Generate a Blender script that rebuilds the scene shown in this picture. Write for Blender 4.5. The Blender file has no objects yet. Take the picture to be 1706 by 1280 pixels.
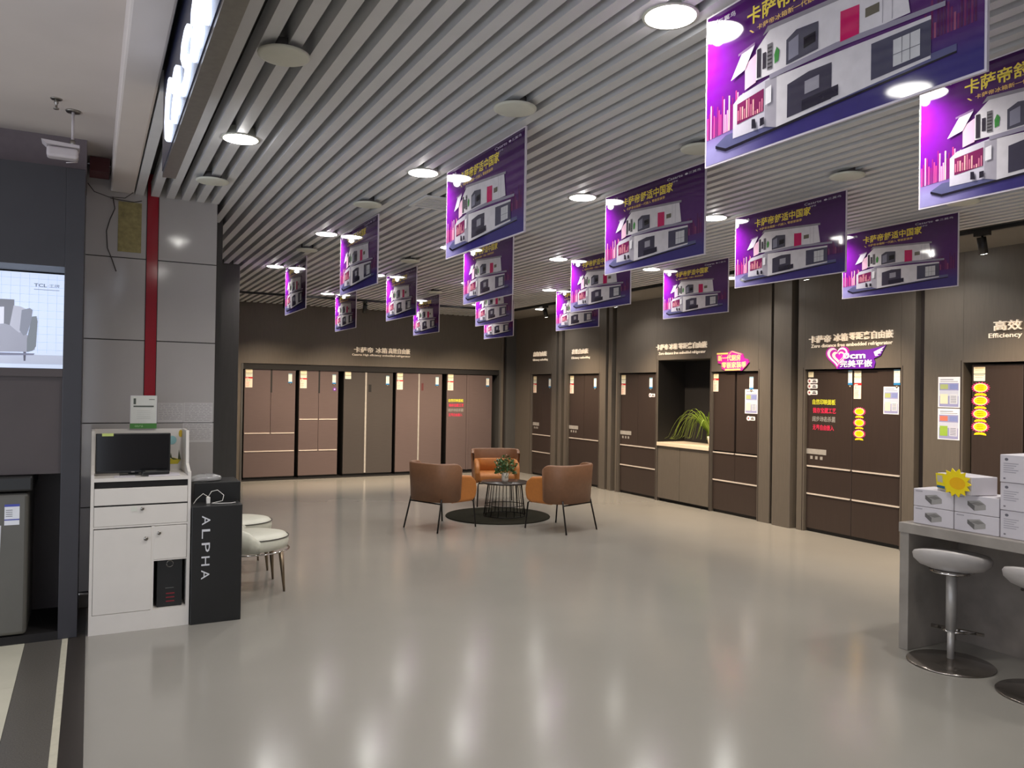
import bpy, math, random
import numpy as np
from mathutils import Vector, Matrix
random.seed(7)
C = bpy.context.scene.collection
SC = bpy.context.scene
PI = math.pi

# ------------------------------------------------------------------ camera, world, exposure
def make_camera():
    f, yaw, pit, roll = 1306.4, math.radians(28.254), math.radians(0.413), math.radians(0.892)
    w = Vector((math.sin(yaw)*math.cos(pit), math.cos(yaw)*math.cos(pit), math.sin(pit)))
    rt = Vector((math.cos(yaw), -math.sin(yaw), 0)); up = rt.cross(w)
    r2 = rt*math.cos(roll)+up*math.sin(roll); u2 = up*math.cos(roll)-rt*math.sin(roll)
    cd = bpy.data.cameras.new('camera'); cam = bpy.data.objects.new('camera', cd); C.objects.link(cam)
    cd.sensor_fit = 'HORIZONTAL'; cd.sensor_width = 36.0; cd.lens = 36.0*f/1706.0
    cd.clip_start = 0.05; cd.clip_end = 200
    m = Matrix(((r2.x, u2.x, -w.x, 0), (r2.y, u2.y, -w.y, 0), (r2.z, u2.z, -w.z, 1.55), (0, 0, 0, 1)))
    cam.matrix_world = m
    SC.camera = cam
make_camera()
world = bpy.data.worlds.new('world'); SC.world = world; world.use_nodes = True
world.node_tree.nodes['Background'].inputs[0].default_value = (0.62, 0.66, 0.75, 1)
world.node_tree.nodes['Background'].inputs[1].default_value = 2.0
SC.view_settings.view_transform = 'Standard'; SC.view_settings.look = 'None'
SC.view_settings.gamma = 1.0; SC.view_settings.use_curve_mapping = False
SC.view_settings.exposure = 0.2
LAMP_W = 8.6      # one downlight
LAMP_G = 0.5      # sideways light of its frosted lens
SPOT_W = 240.0     # one track spot
SIGN_E = 1.6

# ------------------------------------------------------------------ colour and materials
def lin(c):
    return tuple(((x/255.0)/12.92 if x/255.0 <= 0.04045 else ((x/255.0+0.055)/1.055)**2.4) for x in c)
def mat(name, col, rough=0.5, metal=0.0, noise=0.0, scale=20.0, stretch=(1, 1, 1), bump=0.0, spec=0.5, emit=0.0, emit_col=None, vcol=False, coat=0.0, trans=0.0, rvar=0.0):
    m = bpy.data.materials.new(name); m.use_nodes = True
    nt = m.node_tree; b = nt.nodes['Principled BSDF']
    c = (*lin(col), 1)
    b.inputs['Base Color'].default_value = c
    b.inputs['Roughness'].default_value = rough; b.inputs['Metallic'].default_value = metal
    b.inputs['Specular IOR Level'].default_value = spec
    b.inputs['Coat Weight'].default_value = coat; b.inputs['Coat Roughness'].default_value = 0.08
    if trans: b.inputs['Transmission Weight'].default_value = trans
    if emit:
        b.inputs['Emission Color'].default_value = (*lin(emit_col or col), 1); b.inputs['Emission Strength'].default_value = emit
    src = None
    if vcol:
        a = nt.nodes.new('ShaderNodeAttribute'); a.attribute_name = 'Col'; src = a.outputs['Color']
        nt.links.new(src, b.inputs['Base Color'])
        if emit: nt.links.new(src, b.inputs['Emission Color'])
    if noise or bump or rvar:
        tc = nt.nodes.new('ShaderNodeTexCoord'); mp = nt.nodes.new('ShaderNodeMapping')
        mp.inputs['Scale'].default_value = stretch
        n = nt.nodes.new('ShaderNodeTexNoise'); n.inputs['Scale'].default_value = scale; n.inputs['Detail'].default_value = 5
        nt.links.new(tc.outputs['Object'], mp.inputs[0]); nt.links.new(mp.outputs[0], n.inputs['Vector'])
        if noise:
            mr = nt.nodes.new('ShaderNodeMapRange'); mr.inputs['To Min'].default_value = 1-noise; mr.inputs['To Max'].default_value = 1+noise
            mr.inputs['From Min'].default_value = 0.3; mr.inputs['From Max'].default_value = 0.7
            nt.links.new(n.outputs['Fac'], mr.inputs['Value'])
            mx = nt.nodes.new('ShaderNodeMix'); mx.data_type = 'RGBA'; mx.blend_type = 'MULTIPLY'; mx.inputs['Factor'].default_value = 1
            mx.inputs['A'].default_value = c
            if src: nt.links.new(src, mx.inputs['A'])
            nt.links.new(mr.outputs[0], mx.inputs['B']); nt.links.new(mx.outputs['Result'], b.inputs['Base Color'])
        if bump:
            bp = nt.nodes.new('ShaderNodeBump'); bp.inputs['Strength'].default_value = bump; bp.inputs['Distance'].default_value = 0.01
            nt.links.new(n.outputs['Fac'], bp.inputs['Height']); nt.links.new(bp.outputs[0], b.inputs['Normal'])
        if rvar:
            m2 = nt.nodes.new('ShaderNodeMapRange'); m2.inputs['To Min'].default_value = max(0.02, rough-rvar); m2.inputs['To Max'].default_value = rough+rvar
            m2.inputs['From Min'].default_value = 0.3; m2.inputs['From Max'].default_value = 0.7
            nt.links.new(n.outputs['Fac'], m2.inputs['Value']); nt.links.new(m2.outputs[0], b.inputs['Roughness'])
    return m
M = {}
M['floor'] = mat('floor_vinyl', (143, 139, 131), 0.17, noise=0.03, scale=1.3, spec=0.6, bump=0.06)
M['cream_tile'] = mat('cream_tile', (205, 200, 180), 0.2, noise=0.03, scale=6)
M['granite'] = mat('granite', (92, 88, 82), 0.3, noise=0.35, scale=160)
M['pale_stone'] = mat('pale_stone', (198, 192, 172), 0.25, noise=0.05, scale=30)
M['dark_stone'] = mat('dark_stone', (52, 47, 43), 0.3, noise=0.1, scale=60)
M['slat'] = mat('slat_paint', (208, 208, 210), 0.5, noise=0.03, scale=8)
M['deck'] = mat('ceiling_deck', (92, 89, 88), 0.9, noise=0.2, scale=5)
M['gypsum'] = mat('gypsum', (128, 122, 114), 0.8, noise=0.03, scale=4)
M['corridor'] = mat('corridor_paint', (202, 192, 186), 0.8, noise=0.04, scale=2)
M['panel'] = mat('wall_laminate', (96, 88, 79), 0.42, noise=0.06, scale=10, stretch=(6, 6, 0.6))
M['groove'] = mat('groove_dark', (46, 36, 32), 0.6, noise=0.05)
M['left_gray'] = mat('column_laminate', (78, 76, 74), 0.4, noise=0.05, scale=10, stretch=(4, 4, 0.5))
M['void'] = mat('recess_black', (20, 16, 15), 0.7, noise=0.05)
M['tile'] = mat('wall_tile', (176, 171, 168), 0.10, noise=0.03, scale=3)
M['joint'] = mat('tile_joint', (60, 58, 58), 0.8, noise=0.1)
M['red'] = mat('red_paint', (152, 30, 44), 0.12, noise=0.03, scale=6)
M['booth'] = mat('booth_laminate', (50, 49, 54), 0.45, noise=0.05, scale=6)
M['booth_in'] = mat('booth_inner', (74, 66, 66), 0.5, noise=0.04, scale=6)
M['white'] = mat('white_laminate', (214, 208, 200), 0.45, noise=0.02, scale=8)
M['black'] = mat('black_laminate', (26, 26, 26), 0.4, noise=0.08, scale=10)
M['blackgloss'] = mat('black_glass', (18, 18, 20), 0.12, noise=0.05)
M['chrome'] = mat('chrome', (205, 200, 195), 0.12, metal=1.0, noise=0.02)
M['steel'] = mat('brushed_steel', (150, 146, 140), 0.3, metal=1.0, noise=0.08, scale=40, stretch=(1, 1, 12))
M['display'] = mat('pale_display', (176, 170, 162), 0.3, metal=0.2, noise=0.1, scale=20)
M['stoolbase'] = mat('dark_chrome', (150, 142, 134), 0.18, metal=0.9, noise=0.03)
M['pole'] = mat('satin_metal', (168, 164, 160), 0.35, metal=0.35, noise=0.03)
M['seatgray'] = mat('seat_vinyl', (176, 170, 166), 0.4, noise=0.04, scale=20)
M['handle'] = mat('bronze_strip', (232, 218, 204), 0.3, metal=0.3, noise=0.03)
M['fr_brown'] = mat('fridge_brown_steel', (118, 102, 99), 0.30, metal=0.4, noise=0.05, scale=6, stretch=(1, 1, 30))
M['fr_gray'] = mat('fridge_gray_steel', (88, 82, 79), 0.30, metal=0.4, noise=0.05, scale=6, stretch=(1, 1, 30))
M['fr_dark'] = mat('fridge_dark_steel', (66, 55, 50), 0.30, metal=0.25, noise=0.08, scale=5, stretch=(30, 1, 0.6))
M['fr_in'] = mat('fridge_gap', (20, 17, 16), 0.6, noise=0.05)
M['print'] = mat('print', (255, 255, 255), 0.45, vcol=True, noise=0.02, scale=30)
M['poster'] = mat('glossy_print', (255, 255, 255), 0.055, vcol=True, noise=0.05, scale=25, spec=0.8)
M['board'] = mat('board_edge', (215, 205, 215), 0.5, noise=0.02)
M['litprint'] = mat('lit_print', (255, 255, 255), 0.4, vcol=True, noise=0.0, emit=0.72)
M['lamp'] = mat('lamp_lens', (255, 252, 244), 0.4, emit=16.0, noise=0.0)
M['disc'] = mat('disc_white', (208, 208, 196), 0.5, noise=0.02)
M['letter'] = mat('letter_white', (240, 226, 206), 0.5, emit=0.22, emit_col=(255, 232, 205), noise=0.02)  # unlit letters; slight warm emission stands in for light falling on them
M['sign_lit'] = mat('sign_lit', (240, 245, 255), 0.4, emit=SIGN_E, emit_col=(215, 228, 255), noise=0.0)
M['sign_face'] = mat('sign_face', (38, 42, 66), 0.25, noise=0.04)
M['leather_brown'] = mat('leather_tan', (128, 90, 64), 0.5, noise=0.06, scale=30, bump=0.05)
M['leather_orange'] = mat('leather_orange', (178, 112, 54), 0.48, noise=0.06, scale=30, bump=0.05)
M['leather_white'] = mat('leather_cream', (214, 212, 196), 0.4, noise=0.03, scale=30, bump=0.03)
M['piping'] = mat('piping', (70, 66, 58), 0.5, noise=0.05)
M['black_metal'] = mat('black_metal', (30, 26, 24), 0.4, metal=0.4, noise=0.05)
M['gold_metal'] = mat('bronze_leg', (128, 112, 92), 0.3, metal=0.8, noise=0.05)
M['rug'] = mat('rug_pile', (42, 40, 33), 1.0, noise=0.25, scale=120, bump=0.4, spec=0.05)
M['table_top'] = mat('table_top', (58, 50, 46), 0.25, noise=0.08, scale=12)
M['leaf'] = mat('leaf_green', (128, 152, 52), 0.45, noise=0.25, scale=14)
M['leaf_dark'] = mat('leaf_deep', (66, 96, 48), 0.5, noise=0.3, scale=30)
M['flower'] = mat('flower_pale', (220, 210, 190), 0.6, noise=0.05)
M['pot'] = mat('pot_ceramic', (226, 220, 206), 0.3, noise=0.03)
M['soil'] = mat('soil', (50, 38, 28), 0.9, noise=0.2, scale=60)
M['stone_top'] = mat('cream_stone', (226, 208, 182), 0.3, noise=0.04, scale=12)
M['marble'] = mat('gray_marble', (142, 135, 127), 0.35, noise=0.22, scale=4.5, rvar=0.05)
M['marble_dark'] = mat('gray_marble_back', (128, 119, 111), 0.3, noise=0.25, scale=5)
M['carton'] = mat('carton_white', (196, 190, 194), 0.6, noise=0.03, scale=10)
M['yellow'] = mat('yellow_card', (232, 206, 10), 0.5, noise=0.06, scale=30)
M['patch'] = mat('adhesive_residue', (150, 138, 92), 0.8, noise=0.22, scale=30)
M['cable'] = mat('cable_gray', (66, 60, 58), 0.6, noise=0.05)
M['cable_white'] = mat('cable_white', (225, 222, 215), 0.5, noise=0.02)
M['plastic_clear'] = mat('clear_plastic', (205, 205, 205), 0.15, noise=0.03, scale=40, bump=0.3, trans=0.6)
M['washer'] = mat('washer_gray', (96, 94, 88), 0.35, metal=0.3, noise=0.04, scale=8)
M['darkred'] = mat('dark_red_paint', (92, 40, 42), 0.6, noise=0.06)
M['mauve'] = mat('mauve_paint', (106, 96, 100), 0.8, noise=0.05)
M['cctv'] = mat('cctv_white', (190, 182, 184), 0.4, noise=0.03)

# ------------------------------------------------------------------ mesh helper
_txt = {}
def text_geo(s, bold=0.0):
    key = (s, bold)
    if key in _txt: return _txt[key]
    cu = bpy.data.curves.new('t', 'FONT'); cu.body = s; cu.size = 1.0; cu.offset = bold; cu.resolution_u = 2
    ob = bpy.data.objects.new('t', cu); C.objects.link(ob)
    bpy.context.view_layer.update()
    dg = bpy.context.evaluated_depsgraph_get()
    me = ob.evaluated_get(dg).to_mesh()
    v = [(p.co.x, p.co.y) for p in me.vertices]; f = [tuple(p.vertices) for p in me.polygons]
    ob.evaluated_get(dg).to_mesh_clear()
    bpy.data.objects.remove(ob); bpy.data.curves.remove(cu)
    xs = [p[0] for p in v] or [0, 1]; ys = [p[1] for p in v] or [0, 1]
    x0, x1, y0, y1 = min(xs), max(xs), min(ys), max(ys)
    v = [((p[0]-x0)/max(x1-x0, 1e-6), (p[1]-y0)/max(y1-y0, 1e-6)) for p in v]
    _txt[key] = (v, f, (x1-x0)/max(y1-y0, 1e-6))
    return _txt[key]

class MB:
    """collects shapes; flat artwork lies in the x/z plane and faces -y"""
    def __init__(s): s.v = []; s.f = []; s.c = []; s.mi = []; s.sm = []; s.col = (1, 1, 1); s.m = 0
    def add(s, vs, fs, smooth=False, cols=None):
        o = len(s.v); s.v += [tuple(p) for p in vs]
        for i, f in enumerate(fs):
            s.f.append(tuple(o+k for k in f)); s.c.append(cols[i] if cols else s.col); s.mi.append(s.m); s.sm.append(smooth)
        return s
    def rgb(s, *c): s.col = lin(c); return s
    def box(s, x0, x1, y0, y1, z0, z1):
        vs = [(x, y, z) for x in (x0, x1) for y in (y0, y1) for z in (z0, z1)]
        return s.add(vs, [(0, 1, 3, 2), (4, 6, 7, 5), (0, 4, 5, 1), (2, 3, 7, 6), (0, 2, 6, 4), (1, 5, 7, 3)])
    def prism(s, pts, y0, y1):            # polygon in x/z extruded along y
        n = len(pts)
        vs = [(p[0], y0, p[1]) for p in pts]+[(p[0], y1, p[1]) for p in pts]
        fs = [tuple(range(n)), tuple(range(2*n-1, n-1, -1))]+[(i, i+n, (i+1) % n+n, (i+1) % n) for i in range(n)]
        return s.add(vs, fs)
    def flat(s, pts, y): return s.add([(p[0], y, p[1]) for p in pts], [tuple(range(len(pts)))])
    def rect(s, x0, x1, z0, z1, y): return s.flat([(x0, z0), (x1, z0), (x1, z1), (x0, z1)], y)
    def text(s, t, x, z, w, h, y, ext=0.0, bold=0.0, rot=False):
        v, f, asp = text_geo(t, bold)
        if w is None: w = h*asp
        if rot: P = [(x+h*b, z-w*a) for a, b in v]        # reads downwards
        else: P = [(x+w*a, z+h*b) for a, b in v]
        if not ext: return s.add([(p[0], y, p[1]) for p in P], f)
        n = len(P)
        vs = [(p[0], y-ext, p[1]) for p in P]+[(p[0], y, p[1]) for p in P]
        cnt = {}
        for q in f:
            for i in range(len(q)):
                e = (q[i], q[(i+1) % len(q)]); cnt[e] = cnt.get(e, 0)+1
        side = [(a, b, b+n, a+n) for (a, b) in cnt if (b, a) not in cnt]
        return s.add(vs, list(f)+side)
    def tube(s, path, r, n=8, r2=None, cap=True):
        P = [Vector(p) for p in path]; k = len(P); vs = []; fs = []
        ref = Vector((0, 0, 1))
        for i, p in enumerate(P):
            t = (P[min(i+1, k-1)]-P[max(i-1, 0)]).normalized()
            a = t.cross(ref if abs(t.dot(ref)) < 0.95 else Vector((1, 0, 0))).normalized(); b = t.cross(a)
            rr = r if r2 is None else r+(r2-r)*i/(k-1)
            for j in range(n):
                q = 2*PI*j/n; vs.append(p+a*math.cos(q)*rr+b*math.sin(q)*rr)
        for i in range(k-1):
            for j in range(n): fs.append((i*n+j, i*n+(j+1) % n, (i+1)*n+(j+1) % n, (i+1)*n+j))
        if cap: fs += [tuple(range(n-1, -1, -1)), tuple((k-1)*n+j for j in range(n))]
        return s.add(vs, fs, True)
    def lathe(s, prof, cx=0, cy=0, n=32, sx=1, sy=1):
        vs = []; fs = []; k = len(prof)
        for r, z in prof:
            for j in range(n):
                q = 2*PI*j/n; vs.append((cx+r*sx*math.cos(q), cy+r*sy*math.sin(q), z))
        for i in range(k-1):
            for j in range(n): fs.append((i*n+j, i*n+(j+1) % n, (i+1)*n+(j+1) % n, (i+1)*n+j))
        fs += [tuple(range(n-1, -1, -1)), tuple((k-1)*n+j for j in range(n))]
        return s.add(vs, fs, True)
    def xf(s, m, start=0):
        for i in range(start, len(s.v)): s.v[i] = tuple(m @ Vector(s.v[i]))
        return s
    def build(s, name, m, parent=None, bevel=0.0, color=False, loc=None, seg=2, subsurf=0):
        me = bpy.data.meshes.new(name); me.from_pydata(s.v, [], s.f)
        for x in (m if isinstance(m, (list, tuple)) else [m]): me.materials.append(M[x])
        me.polygons.foreach_set('material_index', s.mi); me.polygons.foreach_set('use_smooth', s.sm)
        if color:
            at = me.color_attributes.new('Col', 'FLOAT_COLOR', 'CORNER')
            arr = []
            for f, c in zip(s.f, s.c):
                if c and isinstance(c[0], tuple):
                    for cc in c: arr += [*cc, 1.0]
                else: arr += [*c, 1.0]*len(f)
            at.data.foreach_set('color', arr)
        me.update(); me.validate()
        if s.f and color: pass
        o = bpy.data.objects.new(name, me); C.objects.link(o)
        if parent: o.parent = parent
        if loc: o.location = loc
        if bevel:
            b = o.modifiers.new('bevel', 'BEVEL'); b.width = bevel; b.segments = seg; b.limit_method = 'ANGLE'
        if subsurf:
            q = o.modifiers.new('sub', 'SUBSURF'); q.levels = q.render_levels = subsurf
        return o
def B(*a): return MB().box(*a)

def thing(name, label, cat, loc=(0, 0, 0), rz=0.0, group=None):
    o = bpy.data.objects.new(name, None); C.objects.link(o); o.location = loc; o.rotation_euler = (0, 0, rz)
    o.empty_display_size = 0.05
    o['label'] = label; o['category'] = cat
    if group: o['group'] = group
    return o
def tag(o, label, cat, group=None):
    o['label'] = label; o['category'] = cat
    if group: o['group'] = group
    return o
def struct(o): o['kind'] = 'structure'; return o
def dup(root, loc, rz, label, group=None):
    r = root.copy(); C.objects.link(r); r.location = loc; r.rotation_euler = (0, 0, rz); r['label'] = label
    if group: r['group'] = group
    for ch in list(root.children):
        c = ch.copy(); C.objects.link(c); c.parent = r
        for g in list(ch.children):
            d = g.copy(); C.objects.link(d); d.parent = c
    return r
RW = -PI/2          # rotation of things on the right wall: local x runs towards the viewer, local y into the wall
XR = 7.156; YB = 13.17; ZC = 2.9

# ------------------------------------------------------------------ floors
fl = struct(B(0, 8.0, -2.6, 14.0, -0.1, 0).build('floor', 'floor'))
struct(B(-0.094, 0, -2.6, 6.2, -0.1, 0).build('trim_1', 'dark_stone'))
struct(B(-0.125, -0.094, -2.6, 6.2, -0.1, 0).build('trim_2', 'pale_stone'))
struct(B(-0.315, -0.125, -2.6, 6.2, -0.1, 0).build('trim_3', 'granite'))
cf = bpy.data.objects.new('floor.001', None); C.objects.link(cf); struct(cf)
yy = 5.5
k = 0
while yy > -2.6:
    B(-1.112, -0.317, yy-0.798, yy, -0.1, 0).build('floor_tile', 'cream_tile', cf)
    B(-3.0, -1.116, yy-0.798, yy, -0.1, 0).build('floor_tile', 'cream_tile', cf); yy -= 0.8
B(-3.0, -0.315, -2.6, 6.2, -0.12, -0.004).build('grout_bed', 'joint', cf)

# ------------------------------------------------------------------ ceiling of slats
ce = bpy.data.objects.new('ceiling', None); C.objects.link(ce); struct(ce)
dk = MB().box(0.25, 8.0, -2.6, 14.0, 3.06, 3.14).build('deck', 'deck', ce)
B(6.30, 7.75, -2.6, 13.75, ZC, 3.06).build('gypsum_band', 'gypsum', ce)
slat_me = {}
x = 0.285; i = 0
while x < 6.27:
    y1 = 6.2 if x < 0.80 else (9.15 if x < 1.44 else 13.17)
    y0 = 3.95 if x < 0.37 else -2.6
    key = (y0, y1)
    if key not in slat_me:
        o = B(-0.027, 0.027, y0, y1, ZC, ZC+0.10).build('ceiling_slat', 'slat', ce); slat_me[key] = o
        o.location.x = x
    else:
        o = slat_me[key].copy(); C.objects.link(o); o.parent = ce; o.location.x = x
    x += 0.1015; i += 1

# corridor ceiling, bulkhead beam and upper walls of the mall side
struct(B(-3.0, 0.10, -2.6, 6.2, 3.08, 3.18).build('ceiling.001', 'corridor'))
struct(B(0.10, 0.25, -2.6, 6.2, ZC, 3.18).build('trim_4', 'corridor', bevel=0.012))
struct(B(-3.0, -0.045, 5.62, 6.3, 2.856, 3.08).build('wall_corridor', 'mauve'))
struct(B(0.1, 8.0, -2.7, -2.6, 0, 3.18).build('wall_front', 'corridor'))

# ------------------------------------------------------------------ tiled pillar
PY = 6.2
pil = bpy.data.objects.new('wall_pillar', None); C.objects.link(pil); struct(pil)
B(-0.05, 0.814, PY+0.012, PY+0.7, 0, 3.1).build('core', 'joint', pil)
zs = [0.10, 0.683, 1.27, 1.86, 2.443, 3.08]
for a, b in zip(zs[:-1], zs[1:]):
    for x0, x1 in ((-0.05, 0.336), (0.414, 0.814)):
        B(x0+0.0015, x1-0.0015, PY, PY+0.012, a+0.003, b-0.003).build('tile', 'tile', pil, bevel=0.0015, seg=1)
B(0.339, 0.411, PY-0.006, PY+0.012, 1.38, 3.08).build('red_stripe', 'red', pil)
B(-0.05, 0.814, PY-0.05, PY, 0, 0.095).build('skirting', 'marble', pil, bevel=0.006)
B(0.339, 0.411, PY, PY+0.012, 0.10, 1.38).build('tile', 'tile', pil)
q = B(0.152, 0.302, PY-0.004, PY, 2.485, 2.84).build('adhesive_patch', 'patch', pil)
tag(B(-0.03, 0.09, 5.98, 6.19, 2.98, 3.075).build('pipe_box', 'darkred'), 'small dark red box under the corridor ceiling above the tiled pillar', 'box')
cb = MB().tube([(0.115, 6.17, 2.86), (0.13, 6.18, 2.78), (0.10, 6.185, 2.70), (0.08, 6.185, 2.62), (0.088, 6.185, 2.50), (0.115, 6.185, 2.43), (0.145, 6.185, 2.34)], 0.004, 6)
cb.tube([(-0.04, 6.15, 2.93), (0.0, 6.12, 2.87), (0.09, 6.1, 2.84), (0.19, 6.1, 2.845), (0.24, 6.1, 2.89)], 0.003, 6)
cb.tube([(0.10, 6.18, 2.85), (0.25, 6.18, 2.84), (0.30, 6.18, 2.855)], 0.003, 6)
tag(cb.build('cable', 'cable'), 'loose grey cable hanging beside the yellowish patch on the tiled pillar', 'cable')

# ------------------------------------------------------------------ left column and walls
struct(B(0.95, 1.449, 9.16, 9.66, 0, 3.06).build('wall_column', 'left_gray', bevel=0.003))
struct(B(0.70, 0.95, 6.9, 13.6, 0, 3.06).build('wall_left', 'left_gray'))

# back wall with its long opening
wb = bpy.data.objects.new('wall_back', None); C.objects.link(wb); struct(wb)
B(0.95, 2.13, YB, YB+0.12, 0, 3.06).build('wall_panel', 'panel', wb)
m = MB().box(2.13, 6.835, YB, YB+0.12, 1.914, 3.06); m.build('wall_panel', 'panel', wb)
struct(B(2.13, 2.162, YB-0.01, YB+0.8, 0, 1.914).build('trim_5', 'left_gray'))
struct(B(6.80, 6.835, YB-0.01, YB+0.8, 0, 1.914).build('trim_6', 'left_gray'))
B(6.835, 6.885, YB-0.01, YB+0.12, 0, 3.06).build('pilaster', 'panel', wb)
B(6.885, 6.95, YB+0.06, YB+0.12, 0, 3.06).build('groove', 'groove', wb)
B(6.95, 7.20, YB-0.005, YB+0.12, 0, 3.06).build('wall_panel', 'left_gray', wb)
struct(B(2.162, 6.80, YB+0.02, YB+0.10, 1.82, 1.914).build('trim_7', 'void'))
struct(B(2.13, 6.835, YB+0.75, YB+0.8, 0, 1.95).build('trim_8', 'void'))
struct(B(2.162, 6.80, YB+0.02, YB+0.75, 0.0, 0.02).build('trim_9', 'void'))
struct(B(2.162, 6.80, YB+0.10, YB+0.75, 1.9, 1.95).build('trim_10', 'void'))

# right wall: panels between recessed grooves, with openings
wr = bpy.data.objects.new('wall_right', None); C.objects.link(wr); struct(wr)
B(XR+0.76, XR+0.84, -2.6, 14.0, 0, 3.06).build('backing', 'void', wr)
segs = [(11.70, 13.17, [(11.863, 12.569, 1.838)]), (10.198, 11.426, [(10.38, 11.31, 1.832)]),
        (6.79, 9.925, [(8.946, 9.847, 1.832), (7.831, 8.905, 2.005), (6.991, 7.808, 1.826)]),
        (4.931, 6.384, [(5.081, 6.281, 1.832)]), (-2.6, 4.836, [(3.40, 4.443, 1.868)])]
for y0, y1, ops in segs:
    ops = sorted(ops); edges = [y0]
    cur = y0
    for a, b, h in ops:
        B(XR, XR+0.76, cur, a, 0, 3.06).build('wall_panel', 'panel', wr, bevel=0.003, seg=1)
        B(XR, XR+0.20, a, b, h, 3.06).build('wall_panel', 'panel', wr)
        B(XR+0.2, XR+0.76, a, b, h, h+0.05).build('recess_soffit', 'void', wr)
        fr = MB()
        for (u0, u1, z0, z1) in ((a-0.022, a-0.016, 0.0, h+0.02), (b+0.016, b+0.022, 0.0, h+0.02)):
            fr.box(XR-0.003, XR, u0, u1, z0, z1)
        fr.build('edge_line', 'groove', wr)
        cur = b
    B(XR, XR+0.76, cur, y1, 0, 3.06).build('wall_panel', 'panel', wr, bevel=0.003, seg=1)
for a, b in ((11.426, 11.523), (11.622, 11.70), (10.133, 10.198), (9.925, 10.036), (6.725, 6.79), (6.384, 6.454), (4.836, 4.931)):
    B(XR+0.09, XR+0.76, a, b, 0, 3.06).build('groove', 'groove', wr)
for a, b, d in ((11.523, 11.622, 0.0), (10.036, 10.133, 0.0), (6.454, 6.725, -0.03)):
    B(XR+d, XR+0.76, a, b, 0, 3.06).build('pilaster', 'panel', wr, bevel=0.004, seg=1)

# ------------------------------------------------------------------ sticker artwork (flat print on thin paper)
def starts(): return MB()
def price_sheet(m, x, z, squares=2, red=True, w=0.085):
    t = 0.0015
    zz = z
    for i in range(squares):
        m.rgb(244, 232, 196) if i == 0 else m.rgb(226, 232, 214)
        m.box(x, x+w, -t, 0, zz-0.062, zz); m.rgb(200, 160, 90).rect(x+0.01, x+w-0.01, zz-0.012, zz-0.007, -t-0.0004)
        m.rgb(150, 140, 120).rect(x+0.012, x+w-0.02, zz-0.030, zz-0.027, -t-0.0004)
        zz -= 0.067
    if red:
        h = 0.165
        m.rgb(248, 226, 206).box(x-0.004, x+w, -t, 0, zz-h, zz)
        m.rgb(206, 30, 40).rect(x-0.006, x+w+0.006, zz-0.02, zz+0.002, -t-0.0004)
        m.rgb(255, 240, 230).rect(x+0.005, x+0.045, zz-0.014, zz-0.008, -t-0.0008)
        m.rgb(60, 40, 40).rect(x+0.016, x+0.021, zz-0.062, zz-0.028, -t-0.0004)
        m.rgb(206, 222, 190).rect(x+0.035, x+0.072, zz-0.062, zz-0.028, -t-0.0004)
        for k in range(6):
            m.rgb(210, 120, 100).rect(x+0.004, x+0.06-0.006*(k % 3), zz-0.08-0.014*k, zz-0.076-0.014*k, -t-0.0004)
def energy_strip(m, x, z, w=0.058):
    t = 0.0015
    m.rgb(244, 240, 226).box(x, x+w, -t, 0, z-0.135, z)
    m.rgb(60, 150, 190).rect(x, x+w, z-0.012, z-0.002, -t-0.0004)
    m.rgb(120, 120, 120).rect(x, x+w, z-0.076, z-0.0745, -t-0.0004)
    m.rgb(150, 160, 170).rect(x+0.012, x+w-0.022, z-0.03, z-0.027, -t-0.0004)
    m.rgb(150, 160, 170).rect(x+0.012, x+w-0.022, z-0.1, z-0.097, -t-0.0004)
    m.rgb(40, 130, 190).box(x-0.002, x+w+0.002, -t, 0, z-0.158, z-0.135)
    c = x+w/2
    m.rgb(60, 48, 40).prism([(c-0.024, z-0.165), (c, z-0.195), (c+0.024, z-0.165), (c+0.014, z-0.156), (c-0.014, z-0.156)], -t-0.001, 0)
    m.rgb(200, 190, 170).flat([(c-0.012, z-0.166), (c, z-0.18), (c+0.012, z-0.166)], -t-0.0016)
def round_badge(m, x, z):
    t = 0.0015; n = 16
    m.rgb(248, 240, 236).prism([(x+0.03*math.cos(2*PI*i/n), z+0.03*math.sin(2*PI*i/n)) for i in range(n)], -t, 0)
    m.prism([(x+0.02, z-0.024), (x+0.105, z-0.024), (x+0.112, z-0.016), (x+0.112, z+0.016), (x+0.105, z+0.024), (x+0.02, z+0.024)], -t*0.8, 0)
    m.rgb(170, 60, 60).flat([(x+0.012*math.cos(2*PI*i/n), z+0.012*math.sin(2*PI*i/n)) for i in range(n)], -t-0.0005)
    m.rgb(50, 45, 45).rect(x+0.04, x+0.095, z-0.014, z-0.002, -t-0.0005).rect(x+0.048, x+0.085, z+0.003, z+0.013, -t-0.0005)
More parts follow.
